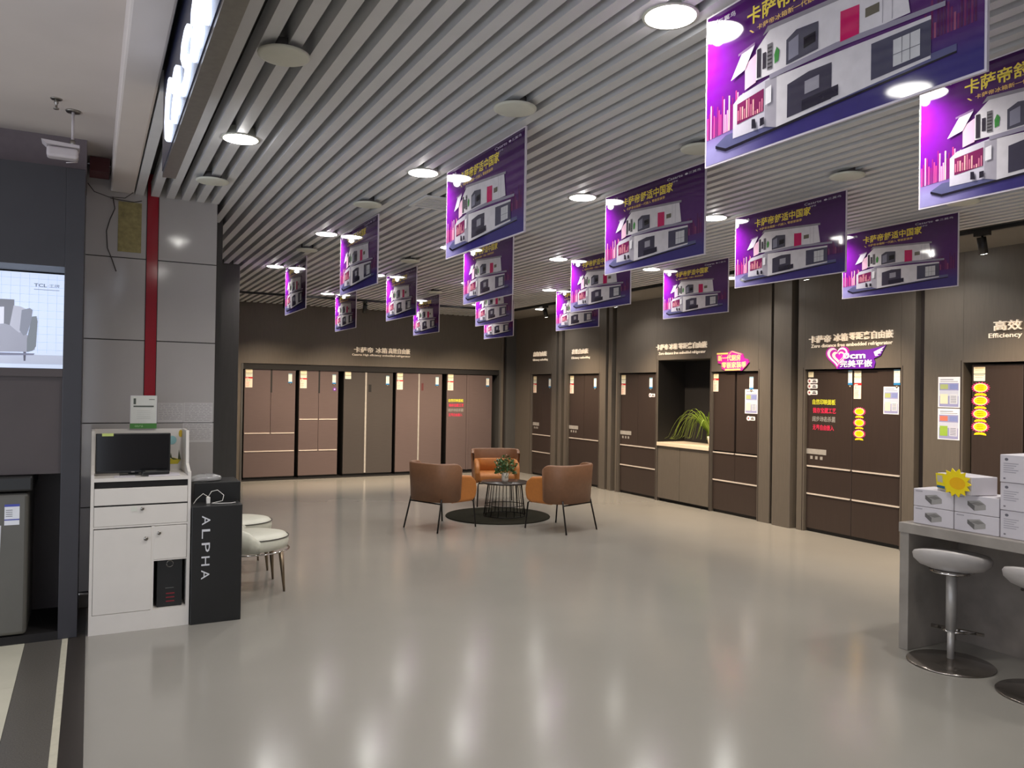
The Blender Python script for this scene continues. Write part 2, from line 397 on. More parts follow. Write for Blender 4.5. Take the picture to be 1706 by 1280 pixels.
def leaflet(m, x0, x1, z0, z1, seed=0):
    t = 0.002; r = random.Random(seed); w = x1-x0; h = z1-z0
    P = lambda a, b, c, d, y: m.rect(x0+a*w, x0+b*w, z0+c*h, z0+d*h, -t-y)
    m.rgb(238, 234, 238).box(x0, x1, -t, 0, z0, z1)
    m.rgb(150, 150, 190); P(0.06, 0.94, 0.03, 0.80, 0.0004)
    m.rgb(196, 198, 214); P(0.06, 0.94, 0.38, 0.56, 0.0008)
    for (a, b, c, d, col) in ((0.1, 0.46, 0.6, 0.76, (170, 180, 120)), (0.54, 0.9, 0.6, 0.76, (130, 140, 190)), (0.1, 0.46, 0.12, 0.44, (222, 218, 190)), (0.54, 0.9, 0.12, 0.44, (206, 208, 216))):
        if seed % 2 and c < 0.5: col = (150, 180, 70) if a < 0.5 else (200, 200, 214)
        if seed % 2 and c > 0.5 and a < 0.5: col = (206, 120, 100)
        m.rgb(*col); P(a, b, c, d, 0.0012)
    m.rgb(90, 90, 110)
    P(0.1, 0.7, 0.9, 0.92, 0.0004); P(0.1, 0.9, 0.84, 0.855, 0.0004)
    for k in range(5): P(0.58, 0.84, 0.16+k*0.05, 0.175+k*0.05, 0.0016)
def burst_pts(cx, cz, rx, rz_, n, k=0.82):
    return [(cx+(rx if i % 2 == 0 else rx*k)*math.cos(PI*i/n), cz+(rz_ if i % 2 == 0 else rz_*k)*math.sin(PI*i/n)) for i in range(2*n)]
def sale_badge(m, cx, cz, s=1.0, lines=2):
    t = 0.002
    m.rgb(226, 60, 120).prism(burst_pts(cx, cz, 0.084*s, 0.050*s, 18, 0.76), -t, 0)
    m.rgb(250, 226, 190).flat([(cx+0.060*s*math.cos(PI*i/12), cz+0.038*s*math.sin(PI*i/12)) for i in range(24)], -t-0.0005)
    m.rgb(252, 222, 10).flat([(cx+0.052*s*math.cos(PI*i/12), cz+0.032*s*math.sin(PI*i/12)) for i in range(24)], -t-0.001)
    m.rgb(150, 110, 10)
    for k in range(lines+1): m.rect(cx-0.03*s, cx+0.028*s, cz+0.014*s-k*0.015*s, cz+0.018*s-k*0.015*s, -t-0.0015)
    m.rgb(246, 214, 20).prism([(cx-0.052*s, cz-0.070*s), (cx-0.05*s, cz-0.059*s), (cx-0.03*s, cz-0.047*s), (cx+0.03*s, cz-0.047*s), (cx+0.05*s, cz-0.059*s), (cx+0.052*s, cz-0.070*s), (cx, cz-0.065*s)], -t, 0)
def yc(m): return m

# ------------------------------------------------------------------ fridges
def fridge(label, W, H, doors, strips, material, loc, rz, group=None, z0=0.035, depth=0.62, vgap=(), panel=None, profile=None):
    t = thing('refrigerator', label, 'refrigerator', loc, rz, group)
    B(0.004, W-0.004, 0.035, depth, z0, H).build('body', 'fr_in', t)
    B(0.01, W-0.01, 0.02, depth-0.02, 0.0, z0).build('plinth', 'fr_in', t)
    for (a, b, c, d, nm) in doors:
        B(a+0.002, b-0.002, 0.0, 0.034, c+0.003, d-0.003).build(nm, material, t, bevel=0.004)
    for (a, b, z) in strips:
        s_ = MB().prism([(a+0.01, z-0.006), (a+0.022, z-0.011), (b-0.022, z-0.011), (b-0.01, z-0.006), (b-0.01, z+0.005), (a+0.01, z+0.005)], -0.009, 0.0)
        s_.build('handle', 'handle', t)
    if panel:
        a, b, z = panel
        B(a, b, -0.003, 0, z-0.028, z+0.03).build('display', 'display', t)
        p = MB()
        for k in range(3): p.box(a+(b-a)*(0.2+0.25*k), a+(b-a)*(0.32+0.25*k), -0.003, 0, z-0.085, z-0.05)
        p.build('badge_row', 'display', t)
    return t
def std_doors(W, split, rows, H, z0=0.035, bottoms_split=()):
    pass
# back wall fridges: local x = world X - 2.162
FY = YB+0.045
fb = []
f = fridge('brown two-door refrigerator with two full-width bottom drawers, first from the dark column', 0.82, 1.815,
           [(0, 0.42, 0.76, 1.815, 'door'), (0.42, 0.82, 0.76, 1.815, 'door'), (0, 0.82, 0.465, 0.76, 'drawer'), (0, 0.82, 0.035, 0.465, 'drawer')],
           [(0, 0.42, 0.757), (0.42, 0.82, 0.757), (0, 0.82, 0.462)], 'fr_brown', (2.19, FY, 0.02), 0); fb.append(f)
f = fridge('narrower brown refrigerator with four doors and one bottom drawer on the back wall', 0.665, 1.815,
           [(0, 0.33, 0.985, 1.815, 'door'), (0.33, 0.665, 0.985, 1.815, 'door'), (0, 0.33, 0.465, 0.985, 'door'), (0.33, 0.665, 0.465, 0.985, 'door'), (0, 0.665, 0.035, 0.465, 'drawer')],
           [(0, 0.33, 0.982), (0.33, 0.665, 0.982), (0, 0.33, 0.462), (0.33, 0.665, 0.462)], 'fr_brown', (3.068, FY, 0.02), 0); fb.append(f)
f = fridge('darkest grey side-by-side refrigerator in the middle of the back wall opening', 0.885, 1.80,
           [(0, 0.385, 0.035, 1.80, 'door'), (0.395, 0.885, 0.035, 1.80, 'door')], [], 'fr_gray', (3.827, FY, 0.02), 0); fb.append(f)
B(0.375, 0.405, -0.012, 0.01, 0.05, 1.79).build('handle', 'display', f)
B(0.44, 0.49, -0.002, 0.0, 1.45, 1.58).build('control_strip', 'fr_in', f)
f = fridge('brown side-by-side refrigerator with one price sheet and a small dark red display', 0.885, 1.80,
           [(0, 0.425, 0.035, 1.80, 'door'), (0.435, 0.885, 0.035, 1.80, 'door')], [], 'fr_brown', (4.77, FY, 0.02), 0); fb.append(f)
B(0.417, 0.443, -0.012, 0.01, 0.05, 1.79).build('handle', 'display', f)
B(0.48, 0.52, -0.002, 0.0, 1.49, 1.62).build('control_strip', 'darkred', f)
f = fridge('brown side-by-side refrigerator with handwriting in four coloured lines behind the orange armchair', 0.93, 1.795,
           [(0, 0.40, 0.035, 1.795, 'door'), (0.445, 0.93, 0.035, 1.795, 'door')], [], 'fr_brown', (5.75, FY, 0.02), 0); fb.append(f)
B(0.40, 0.445, -0.006, 0.01, 0.035, 1.795).build('handle', 'fr_brown', f, bevel=0.003)
B(0.412, 0.440, -0.001, 0.0, 1.42, 1.80).build('grip_recess', 'fr_in', fb[0])
B(0.322, 0.350, -0.001, 0.0, 1.42, 1.80).build('grip_recess', 'fr_in', fb[1])
for f, W, a in zip(fb, (0.82, 0.665, 0.885, 0.885, 0.93), (0.70, 0.56, 0.755, 0.755, 0.80)):
    m_ = MB(); price_sheet(m_, 0.02, 1.80, 2, f is not fb[2], 0.105); m_.build('price_label', 'print', f, color=True)
    m_ = MB(); energy_strip(m_, a, 1.74, 0.06); m_.build('energy_label', 'print', f, color=True)
m_ = MB().rgb(110, 50, 150).prism(burst_pts(0.60, 1.49, 0.04, 0.04, 7, 0.6), -0.001, 0).rgb(230, 200, 240).rect(0.59, 0.61, 1.48, 1.5, -0.0015)
m_.build('star_sticker', 'print', fb[1], color=True)
HW = [('自然印映面板', (226, 224, 60)), ('微存宝藏工艺', (224, 44, 84)), ('阔步动态杀菌', (150, 146, 140)), ('无界自由嵌入', (224, 44, 84))]
def handwriting(f, x, z, w, h, dz, y=-0.0):
    m = MB()
    for k, (s_, c_) in enumerate(HW):
        m.rgb(*c_).text(s_, x+0.006*(k % 2), z-k*dz, w*(1.0 if k < 3 else 0.92), h, y-0.0006, ext=0.0006, bold=0.012)
    m.build('marker_lettering', 'print', f, color=True)
handwriting(fb[4], 0.035, 1.285, 0.30, 0.058, 0.088)

# right wall fridges: placed at the far jamb, local x towards the viewer
FX = XR+0.035
def rfridge(label, ystart, W, H, rows, strips, **k):
    return fridge(label, W, H, rows, strips, 'fr_dark', (FX, ystart, 0.0), RW, **k)
W = 0.69
f1 = rfridge('dark refrigerator with three drawers nearest the corner of the room', 12.561, W, 1.825,
             [(0, 0.33, 0.745, 1.825, 'door'), (0.33, W, 0.745, 1.825, 'door'), (0, W, 0.43, 0.745, 'drawer'), (0, W, 0.035, 0.43, 'drawer')],
             [(0, W, 0.742), (0, W, 0.43)], panel=(0.02, 0.24, 0.93))
W = 0.914
f2 = rfridge('dark refrigerator with a single tall bottom drawer, second from the corner', 11.302, W, 1.82,
             [(0, 0.45, 0.755, 1.82, 'door'), (0.45, W, 0.755, 1.82, 'door'), (0, W, 0.035, 0.755, 'drawer')],
             [(0, W, 0.752)], panel=(0.0, 0.28, 0.93))
W = 0.885
f3 = rfridge('dark refrigerator standing immediately beyond the plant niche', 9.839, W, 1.82,
             [(0, 0.44, 0.74, 1.82, 'door'), (0.44, W, 0.74, 1.82, 'door'), (0, W, 0.435, 0.74, 'drawer'), (0, W, 0.035, 0.435, 'drawer')],
             [(0, W, 0.737), (0, W, 0.434)], panel=(0.0, 0.28, 0.92))
W = 0.80
f4 = rfridge('dark four-door refrigerator under the pink and yellow banner sign', 7.800, W, 1.815,
             [(0, 0.385, 0.80, 1.815, 'door'), (0.415, W, 0.80, 1.815, 'door'), (0, 0.40, 0.425, 0.775, 'drawer'), (0.40, W, 0.425, 0.775, 'drawer'), (0, W, 0.035, 0.425, 'drawer')],
             [(0, 0.40, 0.782), (0.40, W, 0.782), (0, W, 0.424)])
W = 1.184
f5 = rfridge('widest dark refrigerator with two drawers on each side under the purple heart sign', 6.273, W, 1.82,
             [(0, 0.60, 0.745, 1.82, 'door'), (0.60, W, 0.745, 1.82, 'door'), (0, 0.60, 0.43, 0.745, 'drawer'), (0.60, W, 0.43, 0.745, 'drawer'), (0, 0.60, 0.035, 0.43, 'drawer'), (0.60, W, 0.035, 0.43, 'drawer')],
             [(0, 0.60, 0.742), (0.60, W, 0.742), (0, 0.60, 0.43), (0.60, W, 0.43)], panel=(0.0, 0.27, 0.905))
W = 0.96
f6 = rfridge('dark side-by-side refrigerator with four yellow sale badges behind the white cartons', 4.385, W, 1.85,
             [(0, 0.46, 0.035, 1.85, 'door'), (0.475, W, 0.035, 1.85, 'door')], [])
for f, x, z, n, red, ex, w_ in ((f1, 0.02, 1.80, 2, True, 0.565, 0.11), (f2, 0.015, 1.80, 2, True, 0.73, 0.11), (f3, 0.015, 1.80, 2, True, 0.70, 0.105), (f4, 0.0, 1.80, 1, True, 0.635, 0.09), (f5, 0.012, 1.805, 1, False, 1.09, 0.072), (f6, 0.02, 1.825, 2, False, None, 0.105)):
    m_ = MB(); price_sheet(m_, x, z, n, red, w_); m_.build('price_label', 'print', f, color=True)
    if ex:
        m_ = MB(); energy_strip(m_, ex, 1.755 if f is not f5 else 1.815, 0.07 if f is not f4 else 0.065); m_.build('energy_label', 'print', f, color=True)
m_ = MB(); price_sheet(m_, 0.622, 1.808, 2, True, 0.085); m_.build('price_label', 'print', f5, color=True)
m_ = MB(); energy_strip(m_, 0.545, 1.815, 0.05); m_.build('energy_label', 'print', f5, color=True)
m_ = MB()
for z in (1.70, 1.64, 1.57): round_badge(m_, 0.03, z)
m_.build('round_sticker', 'print', f5, color=True)
m_ = MB(); round_badge(m_, 0.72, 1.50); m_.build('round_sticker', 'print', f3, color=True)
m_ = MB(); round_badge(m_, 0.625, 1.24)
m_.build('round_sticker', 'print', f4, color=True)
m_ = MB(); leaflet(m_, 0.565, 0.775, 1.30, 1.60, 2); m_.build('leaflet', 'print', f4, color=True)
m_ = MB(); leaflet(m_, 0.975, 1.15, 1.36, 1.64, 4); m_.build('leaflet', 'print', f5, color=True)
handwriting(f5, 0.075, 1.435, 0.31, 0.062, 0.095)
for k in range(3):
    m_ = MB(); sale_badge(m_, 0.69, 1.375-k*0.118, 0.98); m_.build('sale_badge', 'print', f5, color=True)
for k in range(4):
    m_ = MB(); sale_badge(m_, 0.085, 1.635-k*0.120, 1.08); m_.build('sale_badge', 'print', f6, color=True)
B(XR+0.012, XR+0.50, 8.903, 8.9049, 0.84, 2.0).build('niche_lining', 'void', wr)
# black back of the plant niche, its cupboard and stone top
struct(B(XR+0.50, XR+0.52, 7.831, 8.905, 0.8, 2.02).build('wall_niche', 'void'))
cu = thing('cupboard', 'grey-brown two-door base cupboard under the plant niche', 'cupboard', (XR+0.01, 8.900, 0), RW)
B(0.0, 1.064, 0.03, 0.48, 0.06, 0.785).build('carcass', 'fr_in', cu)
B(0.0, 1.064, 0.05, 0.46, 0.0, 0.06).build('plinth', 'void', cu)
B(0.004, 0.476, 0.0, 0.03, 0.045, 0.78).build('door', 'panel', cu, bevel=0.003)
B(0.481, 1.060, 0.0, 0.03, 0.045, 0.78).build('door', 'panel', cu, bevel=0.003)
tag(B(XR-0.01, XR+0.495, 7.834, 8.902, 0.786, 0.836).build('worktop', 'stone_top', bevel=0.003), 'pale cream stone top of the niche cupboard', 'worktop')
# papers taped on the wall panel
for nm, lb, z0, z1, sd in (('leaflet', 'upper of two printed leaflets on the wall beside the near refrigerator', 1.445, 1.735, 2), ('leaflet', 'lower of two printed leaflets on the wall beside the near refrigerator', 1.14, 1.435, 3)):
    m_ = MB(); leaflet(m_, 0, 0.215, 0, z1-z0, sd)
    o = m_.build(nm, 'print', color=True, loc=(XR-0.001, 4.685, z0)); o.rotation_euler.z = RW
    tag(o, lb, 'leaflet', 'leaflets on the wall panel')

# ------------------------------------------------------------------ wall lettering
def wall_sign(label, lines, loc, rz):
    t = thing('lettering_sign', label, 'sign', loc, rz, 'raised white wall lettering')
    for (s_, x, z, w, h, b, e) in lines:
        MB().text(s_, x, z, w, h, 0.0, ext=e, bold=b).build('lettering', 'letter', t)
    return t
wall_sign('long raised white lettering on the back wall above the brown refrigerators',
          [('卡萨帝', 0, 0.14, 0.34, 0.095, 0.010, 0.02), ('冰箱', 0.385, 0.14, 0.21, 0.095, 0.010, 0.02), ('高效自由嵌', 0.62, 0.14, 0.40, 0.095, 0.010, 0.02), ('Casarte High efficiency embedded refrigerator', -0.03, 0.075, 1.06, 0.045, 0.01, 0.006)],
          (3.98, YB-0.001, 2.01), 0)
for lb, y, xs in (('short raised white lettering above the refrigerator nearest the corner', 12.48, 1.0), ('short raised white lettering above the second refrigerator from the corner', 11.17, 1.05)):
    wall_sign(lb, [('高效自由嵌', 0, 0.13, 0.46*xs, 0.085, 0.010, 0.02), ('Efficiency embedding', -0.03, 0.04, 0.53*xs, 0.05, 0.012, 0.006)], (XR-0.001, y, 2.03), RW)
wall_sign('raised white lettering above the niche with the plant',
          [('卡萨帝', 0, 0.125, 0.26, 0.082, 0.010, 0.02), ('冰箱', 0.285, 0.125, 0.17, 0.082, 0.010, 0.02), ('零距离自由嵌', 0.48, 0.125, 0.56, 0.085, 0.010, 0.02), ('Zero distance free embedded refrigerator', 0.04, 0.045, 0.97, 0.052, 0.012, 0.006)], (XR-0.001, 8.93, 2.02), RW)
wall_sign('raised white lettering above the widest dark refrigerator and heart sign',
          [('卡萨帝', 0, 0.125, 0.29, 0.082, 0.010, 0.02), ('冰箱', 0.33, 0.13, 0.18, 0.085, 0.010, 0.02), ('零距离自由嵌', 0.53, 0.135, 0.52, 0.085, 0.010, 0.02), ('Zero distance free embedded refrigerator', 0.02, 0.06, 1.02, 0.052, 0.012, 0.006)], (XR-0.001, 6.215, 2.0), RW)
wall_sign('raised white lettering above the near refrigerator with sale badges',
          [('高效自由嵌', 0, 0.125, 0.62, 0.09, 0.010, 0.02), ('Efficiency embedding', -0.05, 0.05, 0.66, 0.055, 0.012, 0.006)], (XR-0.001, 4.16, 2.02), RW)

# pink and yellow cut-out sign
sg = thing('banner_sign', 'pink and yellow cut-out sign with house outline above the four-door refrigerator', 'sign', (XR-0.002, 7.69, 1.832), RW)
MB().rgb(196, 34, 150).prism([(0.0, 0.235), (0.0, 0.175), (0.02, 0.1), (0.08, 0.09), (0.09, 0.03), (0.15, 0.0), (0.44, 0.0), (0.52, 0.06), (0.56, 0.10), (0.54, 0.14), (0.48, 0.15), (0.45, 0.21), (0.26, 0.255), (0.2, 0.235)], -0.014, 0).build('backboard', 'print', sg, color=True)
MB().rgb(252, 222, 120).box(0.0, 0.2, -0.017, -0.014, 0.212, 0.232).box(0.15, 0.42, -0.017, -0.014, 0.004, 0.024).rgb(240, 200, 150).prism([(0.22, 0.215), (0.27, 0.25), (0.44, 0.205), (0.44, 0.197), (0.27, 0.238), (0.22, 0.205)], -0.017, -0.014).build('trim_bar', 'print', sg, color=True)
MB().rgb(252, 226, 150).text('新一代厨房', 0.02, 0.125, 0.40, 0.078, -0.014, ext=0.004, bold=0.009).build('lettering', 'print', sg, color=True)
MB().rgb(252, 226, 150).text('零嵌家装季', 0.09, 0.035, 0.43, 0.078, -0.014, ext=0.004, bold=0.009).build('lettering', 'print', sg, color=True)
# purple heart sign
hs = thing('heart_sign', 'purple and white heart-shaped cut-out sign with a wing above the widest refrigerator', 'sign', (XR-0.002, 5.985, 1.83), RW)
def heart(cx, cz, s_, n=40):
    P = []
    for i in range(n):
        a = 2*PI*i/n; x_ = 16*math.sin(a)**3; z_ = 13*math.cos(a)-5*math.cos(2*a)-2*math.cos(3*a)-math.cos(4*a)
        P.append((cx+x_*s_*0.0095, cz+z_*s_*0.0085))
    return P
MB().rgb(186, 30, 170).prism(heart(0.15, 0.14, 1.0), -0.010, 0).rgb(104, 30, 160).prism([(0.14, 0.0), (0.60, 0.0), (0.62, 0.06), (0.60, 0.10), (0.68, 0.13), (0.70, 0.17), (0.74, 0.235), (0.56, 0.20), (0.3, 0.19), (0.14, 0.10)], -0.0095, 0).build('backboard', 'print', hs, color=True)
m_ = MB().rgb(250, 236, 250).prism(heart(0.15, 0.145, 0.86), -0.012, -0.01).rgb(186, 30, 170).prism(heart(0.16, 0.142, 0.68), -0.0135, -0.012)
m_.rgb(250, 240, 220).prism(heart(0.165, 0.135, 0.52), -0.015, -0.0135).rgb(190, 40, 190).prism(heart(0.18, 0.135, 0.34), -0.0165, -0.015)
m_.build('heart_panel', 'print', hs, color=True)
m_ = MB().rgb(240, 230, 246).prism([(0.60, 0.17), (0.73, 0.225), (0.69, 0.19), (0.71, 0.185), (0.67, 0.165), (0.69, 0.155), (0.64, 0.145), (0.66, 0.13), (0.62, 0.125)], -0.0115, -0.0095)
m_.build('wing', 'print', hs, color=True)
MB().rgb(250, 240, 246).text('0cm', 0.23, 0.105, 0.28, 0.07, -0.0165, ext=0.003, bold=0.03).build('lettering', 'print', hs, color=True)
MB().rgb(250, 240, 246).text('完美平嵌', 0.19, 0.015, 0.40, 0.078, -0.0165, ext=0.003, bold=0.015).build('lettering', 'print', hs, color=True)

# ------------------------------------------------------------------ hanging posters
PW, PH = 0.99, 0.528
def poster_art():
    m = MB()
    nx, nz = 16, 10
    def bg(u, v):
        a = max(0, min(1, (u-0.02)/0.34)); a = a*a*(3-2*a)
        l = np.array(lin((100, 14, 130))); r_ = np.array(lin((84, 40, 104)))
        c = l*(1-a)+r_*a
        t = max(0, min(1, (v-0.62)/0.38)); c = c*(1-0.45*t)
        if v < 0.24:
            k_ = min(1, (0.24-v)/0.10); b_ = np.array(lin((148, 140, 190)))*(1-a)+np.array(lin((60, 52, 116)))*a; c = c*(1-k_)+b_*k_
        return tuple(float(x) for x in c)
    vs = []; fs = []; cs = []
    for j in range(nz):
        for i in range(nx):
            q = [(i/nx, j/nz), ((i+1)/nx, j/nz), ((i+1)/nx, (j+1)/nz), (i/nx, (j+1)/nz)]
            b = len(vs); vs += [(u*PW, -0.0055, v*PH) for u, v in q]; fs.append((b, b+1, b+2, b+3)); cs.append(tuple(bg(u, v) for u, v in q))
    m.add(vs, fs, cols=cs)
    def P(pts, y): m.flat([(a*PW, b*PH) for a, b in pts], -0.0055-y*0.0006)
    def Q(a, b, c, d, y, sk=-0.0): P([(a, c), (b, c+sk), (b, d+sk), (a, d)], y)
    r = random.Random(3)
    # skyline
    for i in range(34):
        u = 0.005+i*0.0082; h = 0.10+0.16*r.random()*(1.3-u*2)
        m.rgb(*r.choice([(236, 150, 190), (190, 60, 130), (250, 200, 190), (130, 30, 110)])); Q(u, u+0.006, 0.17+0.12*u, 0.17+h, 1)
    for i in range(16):
        u = 0.84+i*0.009; h = 0.05+0.16*r.random()
        m.rgb(*r.choice([(110, 40, 90), (84, 30, 80), (150, 80, 110)])); Q(u, u+0.006, 0.24, 0.26+h, 1)
    # platform
    m.rgb(92, 92, 130); P([(0.05, 0.115), (0.10, 0.16), (0.93, 0.17), (0.93, 0.135), (0.10, 0.075)], 2)
    m.rgb(30, 26, 40); P([(0.05, 0.115), (0.10, 0.075), (0.93, 0.135), (0.93, 0.125), (0.10, 0.055), (0.05, 0.095)], 3)
    # lower storey
    m.rgb(198, 192, 204); P([(0.135, 0.12), (0.33, 0.12), (0.33, 0.42), (0.165, 0.38), (0.135, 0.34)], 3)
    m.rgb(120, 34, 84); P([(0.155, 0.20), (0.275, 0.22), (0.275, 0.36), (0.155, 0.33)], 4)
    for i in range(12):
        u = 0.158+i*0.0098; m.rgb(*r.choice([(240, 170, 170), (200, 110, 140)])); Q(u, u+0.006, 0.22, 0.24+0.1*r.random(), 5)
    m.rgb(214, 208, 212); P([(0.33, 0.09), (0.86, 0.145), (0.86, 0.36), (0.33, 0.40)], 4)
    m.rgb(168, 162, 172); P([(0.28, 0.12), (0.33, 0.09), (0.33, 0.40), (0.28, 0.40)], 4)
    m.rgb(64, 60, 76); P([(0.375, 0.12), (0.545, 0.135), (0.545, 0.34), (0.46, 0.345), (0.375, 0.32)], 5)
    m.rgb(150, 146, 156); P([(0.445, 0.22), (0.50, 0.225), (0.50, 0.30), (0.445, 0.295)], 6)
    m.rgb(42, 38, 54); P([(0.435, 0.13), (0.57, 0.14), (0.57, 0.20), (0.435, 0.19)], 7)
    m.rgb(74, 72, 92); P([(0.68, 0.15), (0.86, 0.16), (0.86, 0.34), (0.68, 0.345)], 5)
    m.rgb(204, 202, 204); P([(0.75, 0.175), (0.83, 0.18), (0.83, 0.315), (0.75, 0.315)], 6)
    m.rgb(120, 118, 126); Q(0.776, 0.778, 0.18, 0.315, 7); Q(0.80, 0.802, 0.18, 0.315, 7); Q(0.75, 0.83, 0.235, 0.239, 7)
    # floor slab between storeys
    m.rgb(150, 144, 160); P([(0.30, 0.40), (0.58, 0.405), (0.90, 0.375), (0.90, 0.40), (0.56, 0.44), (0.30, 0.43)], 6)
    # upper storey
    m.rgb(224, 218, 222); P([(0.24, 0.43), (0.80, 0.42), (0.78, 0.65), (0.30, 0.71), (0.24, 0.62)], 5)
    m.rgb(150, 144, 152); P([(0.27, 0.69), (0.29, 0.735), (0.80, 0.665), (0.80, 0.64), (0.30, 0.705)], 6)
    m.rgb(238, 190, 214); P([(0.19, 0.40), (0.24, 0.42), (0.24, 0.60), (0.19, 0.56)], 5)
    m.rgb(226, 216, 232); P([(0.125, 0.50), (0.19, 0.53), (0.235, 0.66), (0.175, 0.64)], 7)
    m.rgb(140, 110, 150); P([(0.16, 0.635), (0.235, 0.66), (0.235, 0.675), (0.16, 0.65)], 8)
    m.rgb(58, 52, 62); Q(0.245, 0.262, 0.44, 0.62, 7); Q(0.27, 0.285, 0.48, 0.58, 7)
    m.rgb(120, 116, 120); Q(0.29, 0.312, 0.46, 0.62, 7)
    for k in range(6): m.rgb(60, 56, 60); Q(0.292, 0.310, 0.47+k*0.024, 0.478+k*0.024, 8)
    m.rgb(70, 140, 70); P([(0.322, 0.48), (0.338, 0.49), (0.342, 0.55), (0.33, 0.58), (0.320, 0.54)], 7)
    m.rgb(80, 78, 92); P([(0.37, 0.44), (0.495, 0.45), (0.495, 0.61), (0.41, 0.625), (0.37, 0.59)], 7)
    m.rgb(136, 134, 150); P([(0.38, 0.46), (0.42, 0.47), (0.42, 0.59), (0.38, 0.57)], 8)
    m.rgb(28, 26, 34); P([(0.44, 0.49), (0.485, 0.50), (0.485, 0.56), (0.44, 0.555)], 8)
    m.rgb(204, 24, 98); P([(0.575, 0.43), (0.64, 0.43), (0.64, 0.59), (0.575, 0.60)], 7)
    m.rgb(110, 104, 90); P([(0.66, 0.50), (0.705, 0.50), (0.705, 0.55), (0.66, 0.55)], 7)
    m.rgb(176, 170, 178); Q(0.715, 0.717, 0.43, 0.64, 7); Q(0.745, 0.747, 0.43, 0.64, 7)
    # small chairs in front, round column
    m.rgb(40, 36, 48); P([(0.225, 0.135), (0.245, 0.13), (0.24, 0.19), (0.225, 0.195)], 8); P([(0.262, 0.13), (0.28, 0.135), (0.28, 0.18), (0.262, 0.18)], 8)
    m.rgb(236, 232, 236); P([(0.285, 0.25), (0.31, 0.255), (0.31, 0.36), (0.285, 0.35)], 8)
    # lettering
    m.rgb(252, 226, 90).text('卡萨帝舒适中国家', 0.195*PW, 0.800*PH, 0.52*PW, 0.115*PH, -0.0065, bold=0.02)
    m.rgb(250, 206, 120).text('卡萨帝冰箱新一代嵌入 零嵌家装季', 0.24*PW, 0.745*PH, 0.40*PW, 0.036*PH, -0.0065, bold=0.01)
    P([(0.205, 0.77), (0.212, 0.77), (0.228, 0.745), (0.22, 0.745)], 1)
    m.rgb(216, 208, 220).text('Casarte', 0.66*PW, 0.935*PH, 0.145*PW, 0.032*PH, -0.0065, bold=0.005)
    m.text('卡萨帝', 0.70*PW, 0.895*PH, 0.06*PW, 0.022*PH, -0.0065).text('●三翼鸟', 0.825*PW, 0.935*PH, 0.14*PW, 0.028*PH, -0.0065)
    m.text('三翼鸟', 0.055*PW, 0.92*PH, 0.085*PW, 0.036*PH, -0.0065, bold=0.01)
    P([(0.025, 0.96), (0.032, 0.96), (0.040, 0.935), (0.048, 0.96), (0.055, 0.96), (0.043, 0.92), (0.043, 0.905), (0.037, 0.905), (0.037, 0.92)], 2)
    return m
def make_poster(label, loc):
    t = thing('hanging_banner', label, 'banner', loc, RW, 'purple promotion banners hung from the ceiling')
    B(-0.006, PW+0.006, -0.005, 0.005, -0.006, PH+0.006).build('board', 'board', t)
    poster_art().build('print_face', 'poster', t, color=True)
    for xx in (0.02, PW-0.02):
        MB().tube([(xx, 0, PH), (xx, 0, ZC-2.357)], 0.0012, 5).build('cord', 'cable_white', t)
    return t
cols = {1: 1.93, 2: 3.13, 3: 4.335, 4: 5.54}; rows = {1: 1.15, 2: 3.48, 3: 5.82, 4: 8.07, 5: 10.28}
rown = {1: 'row above the camera', 2: 'second banner row', 3: 'third banner row', 4: 'fourth banner row', 5: 'farthest banner row'}
coln = {1: 'file beside the entrance', 2: 'second file from entrance', 3: 'third file from entrance', 4: 'file closest to dark refrigerators'}
present = [(1, 1), (2, 1), (1, 2), (2, 2), (3, 2), (4, 2), (1, 3), (2, 3), (3, 3), (4, 3), (1, 4), (2, 4), (3, 4), (4, 4), (2, 5), (3, 5), (4, 5)]
p0 = None
for c_, r_ in present:
    lb = 'purple house banner, ' + rown[r_] + ', ' + coln[c_]
    jx = random.uniform(-0.006, 0.006); tw = random.uniform(-0.010, 0.010)
    loc = (cols[c_]+jx, rows[r_]+PW, 2.357)
    if p0 is None: p0 = make_poster(lb, loc)
    else: dup(p0, loc, RW+tw, lb)

# ------------------------------------------------------------------ downlights, discs, vent
def downlight(label, loc):
    t = thing('downlight', label, 'ceiling light', loc, 0, 'round downlights in the slatted ceiling')
    MB().lathe([(0.090, 0.0), (0.100, 0.0), (0.102, 0.004), (0.100, 0.006), (0.090, 0.05)], n=36).build('trim_ring', 'disc', t)
    MB().lathe([(0.0005, -0.008), (0.04, -0.007), (0.07, -0.005), (0.090, -0.001), (0.092, 0.002)], n=36).build('lens', 'lamp', t)
    ld = bpy.data.lights.new('lamp_light', 'AREA'); ld.shape = 'DISK'; ld.size = 0.16; ld.energy = LAMP_W; ld.spread = math.radians(135); ld.color = (1.0, 0.975, 0.945)
    lo = bpy.data.objects.new('lamp_light', ld); C.objects.link(lo); lo.parent = t; lo.location = (0, 0, -0.012)
    pd = bpy.data.lights.new('lamp_glow', 'POINT'); pd.shadow_soft_size = 0.02; pd.energy = LAMP_G; pd.color = (1.0, 0.97, 0.93)
    po = bpy.data.objects.new('lamp_glow', pd); C.objects.link(po); po.parent = t; po.location = (0, 0, -0.032)
    return t
LX = [0.70, 1.81, 3.0, 4.21, 5.41, 6.58]; LY = [-0.05, 2.21, 4.585, 6.87, 9.05, 11.27]
nth = ['nearest', 'second', 'third', 'fourth', 'fifth', 'sixth']
d0 = None
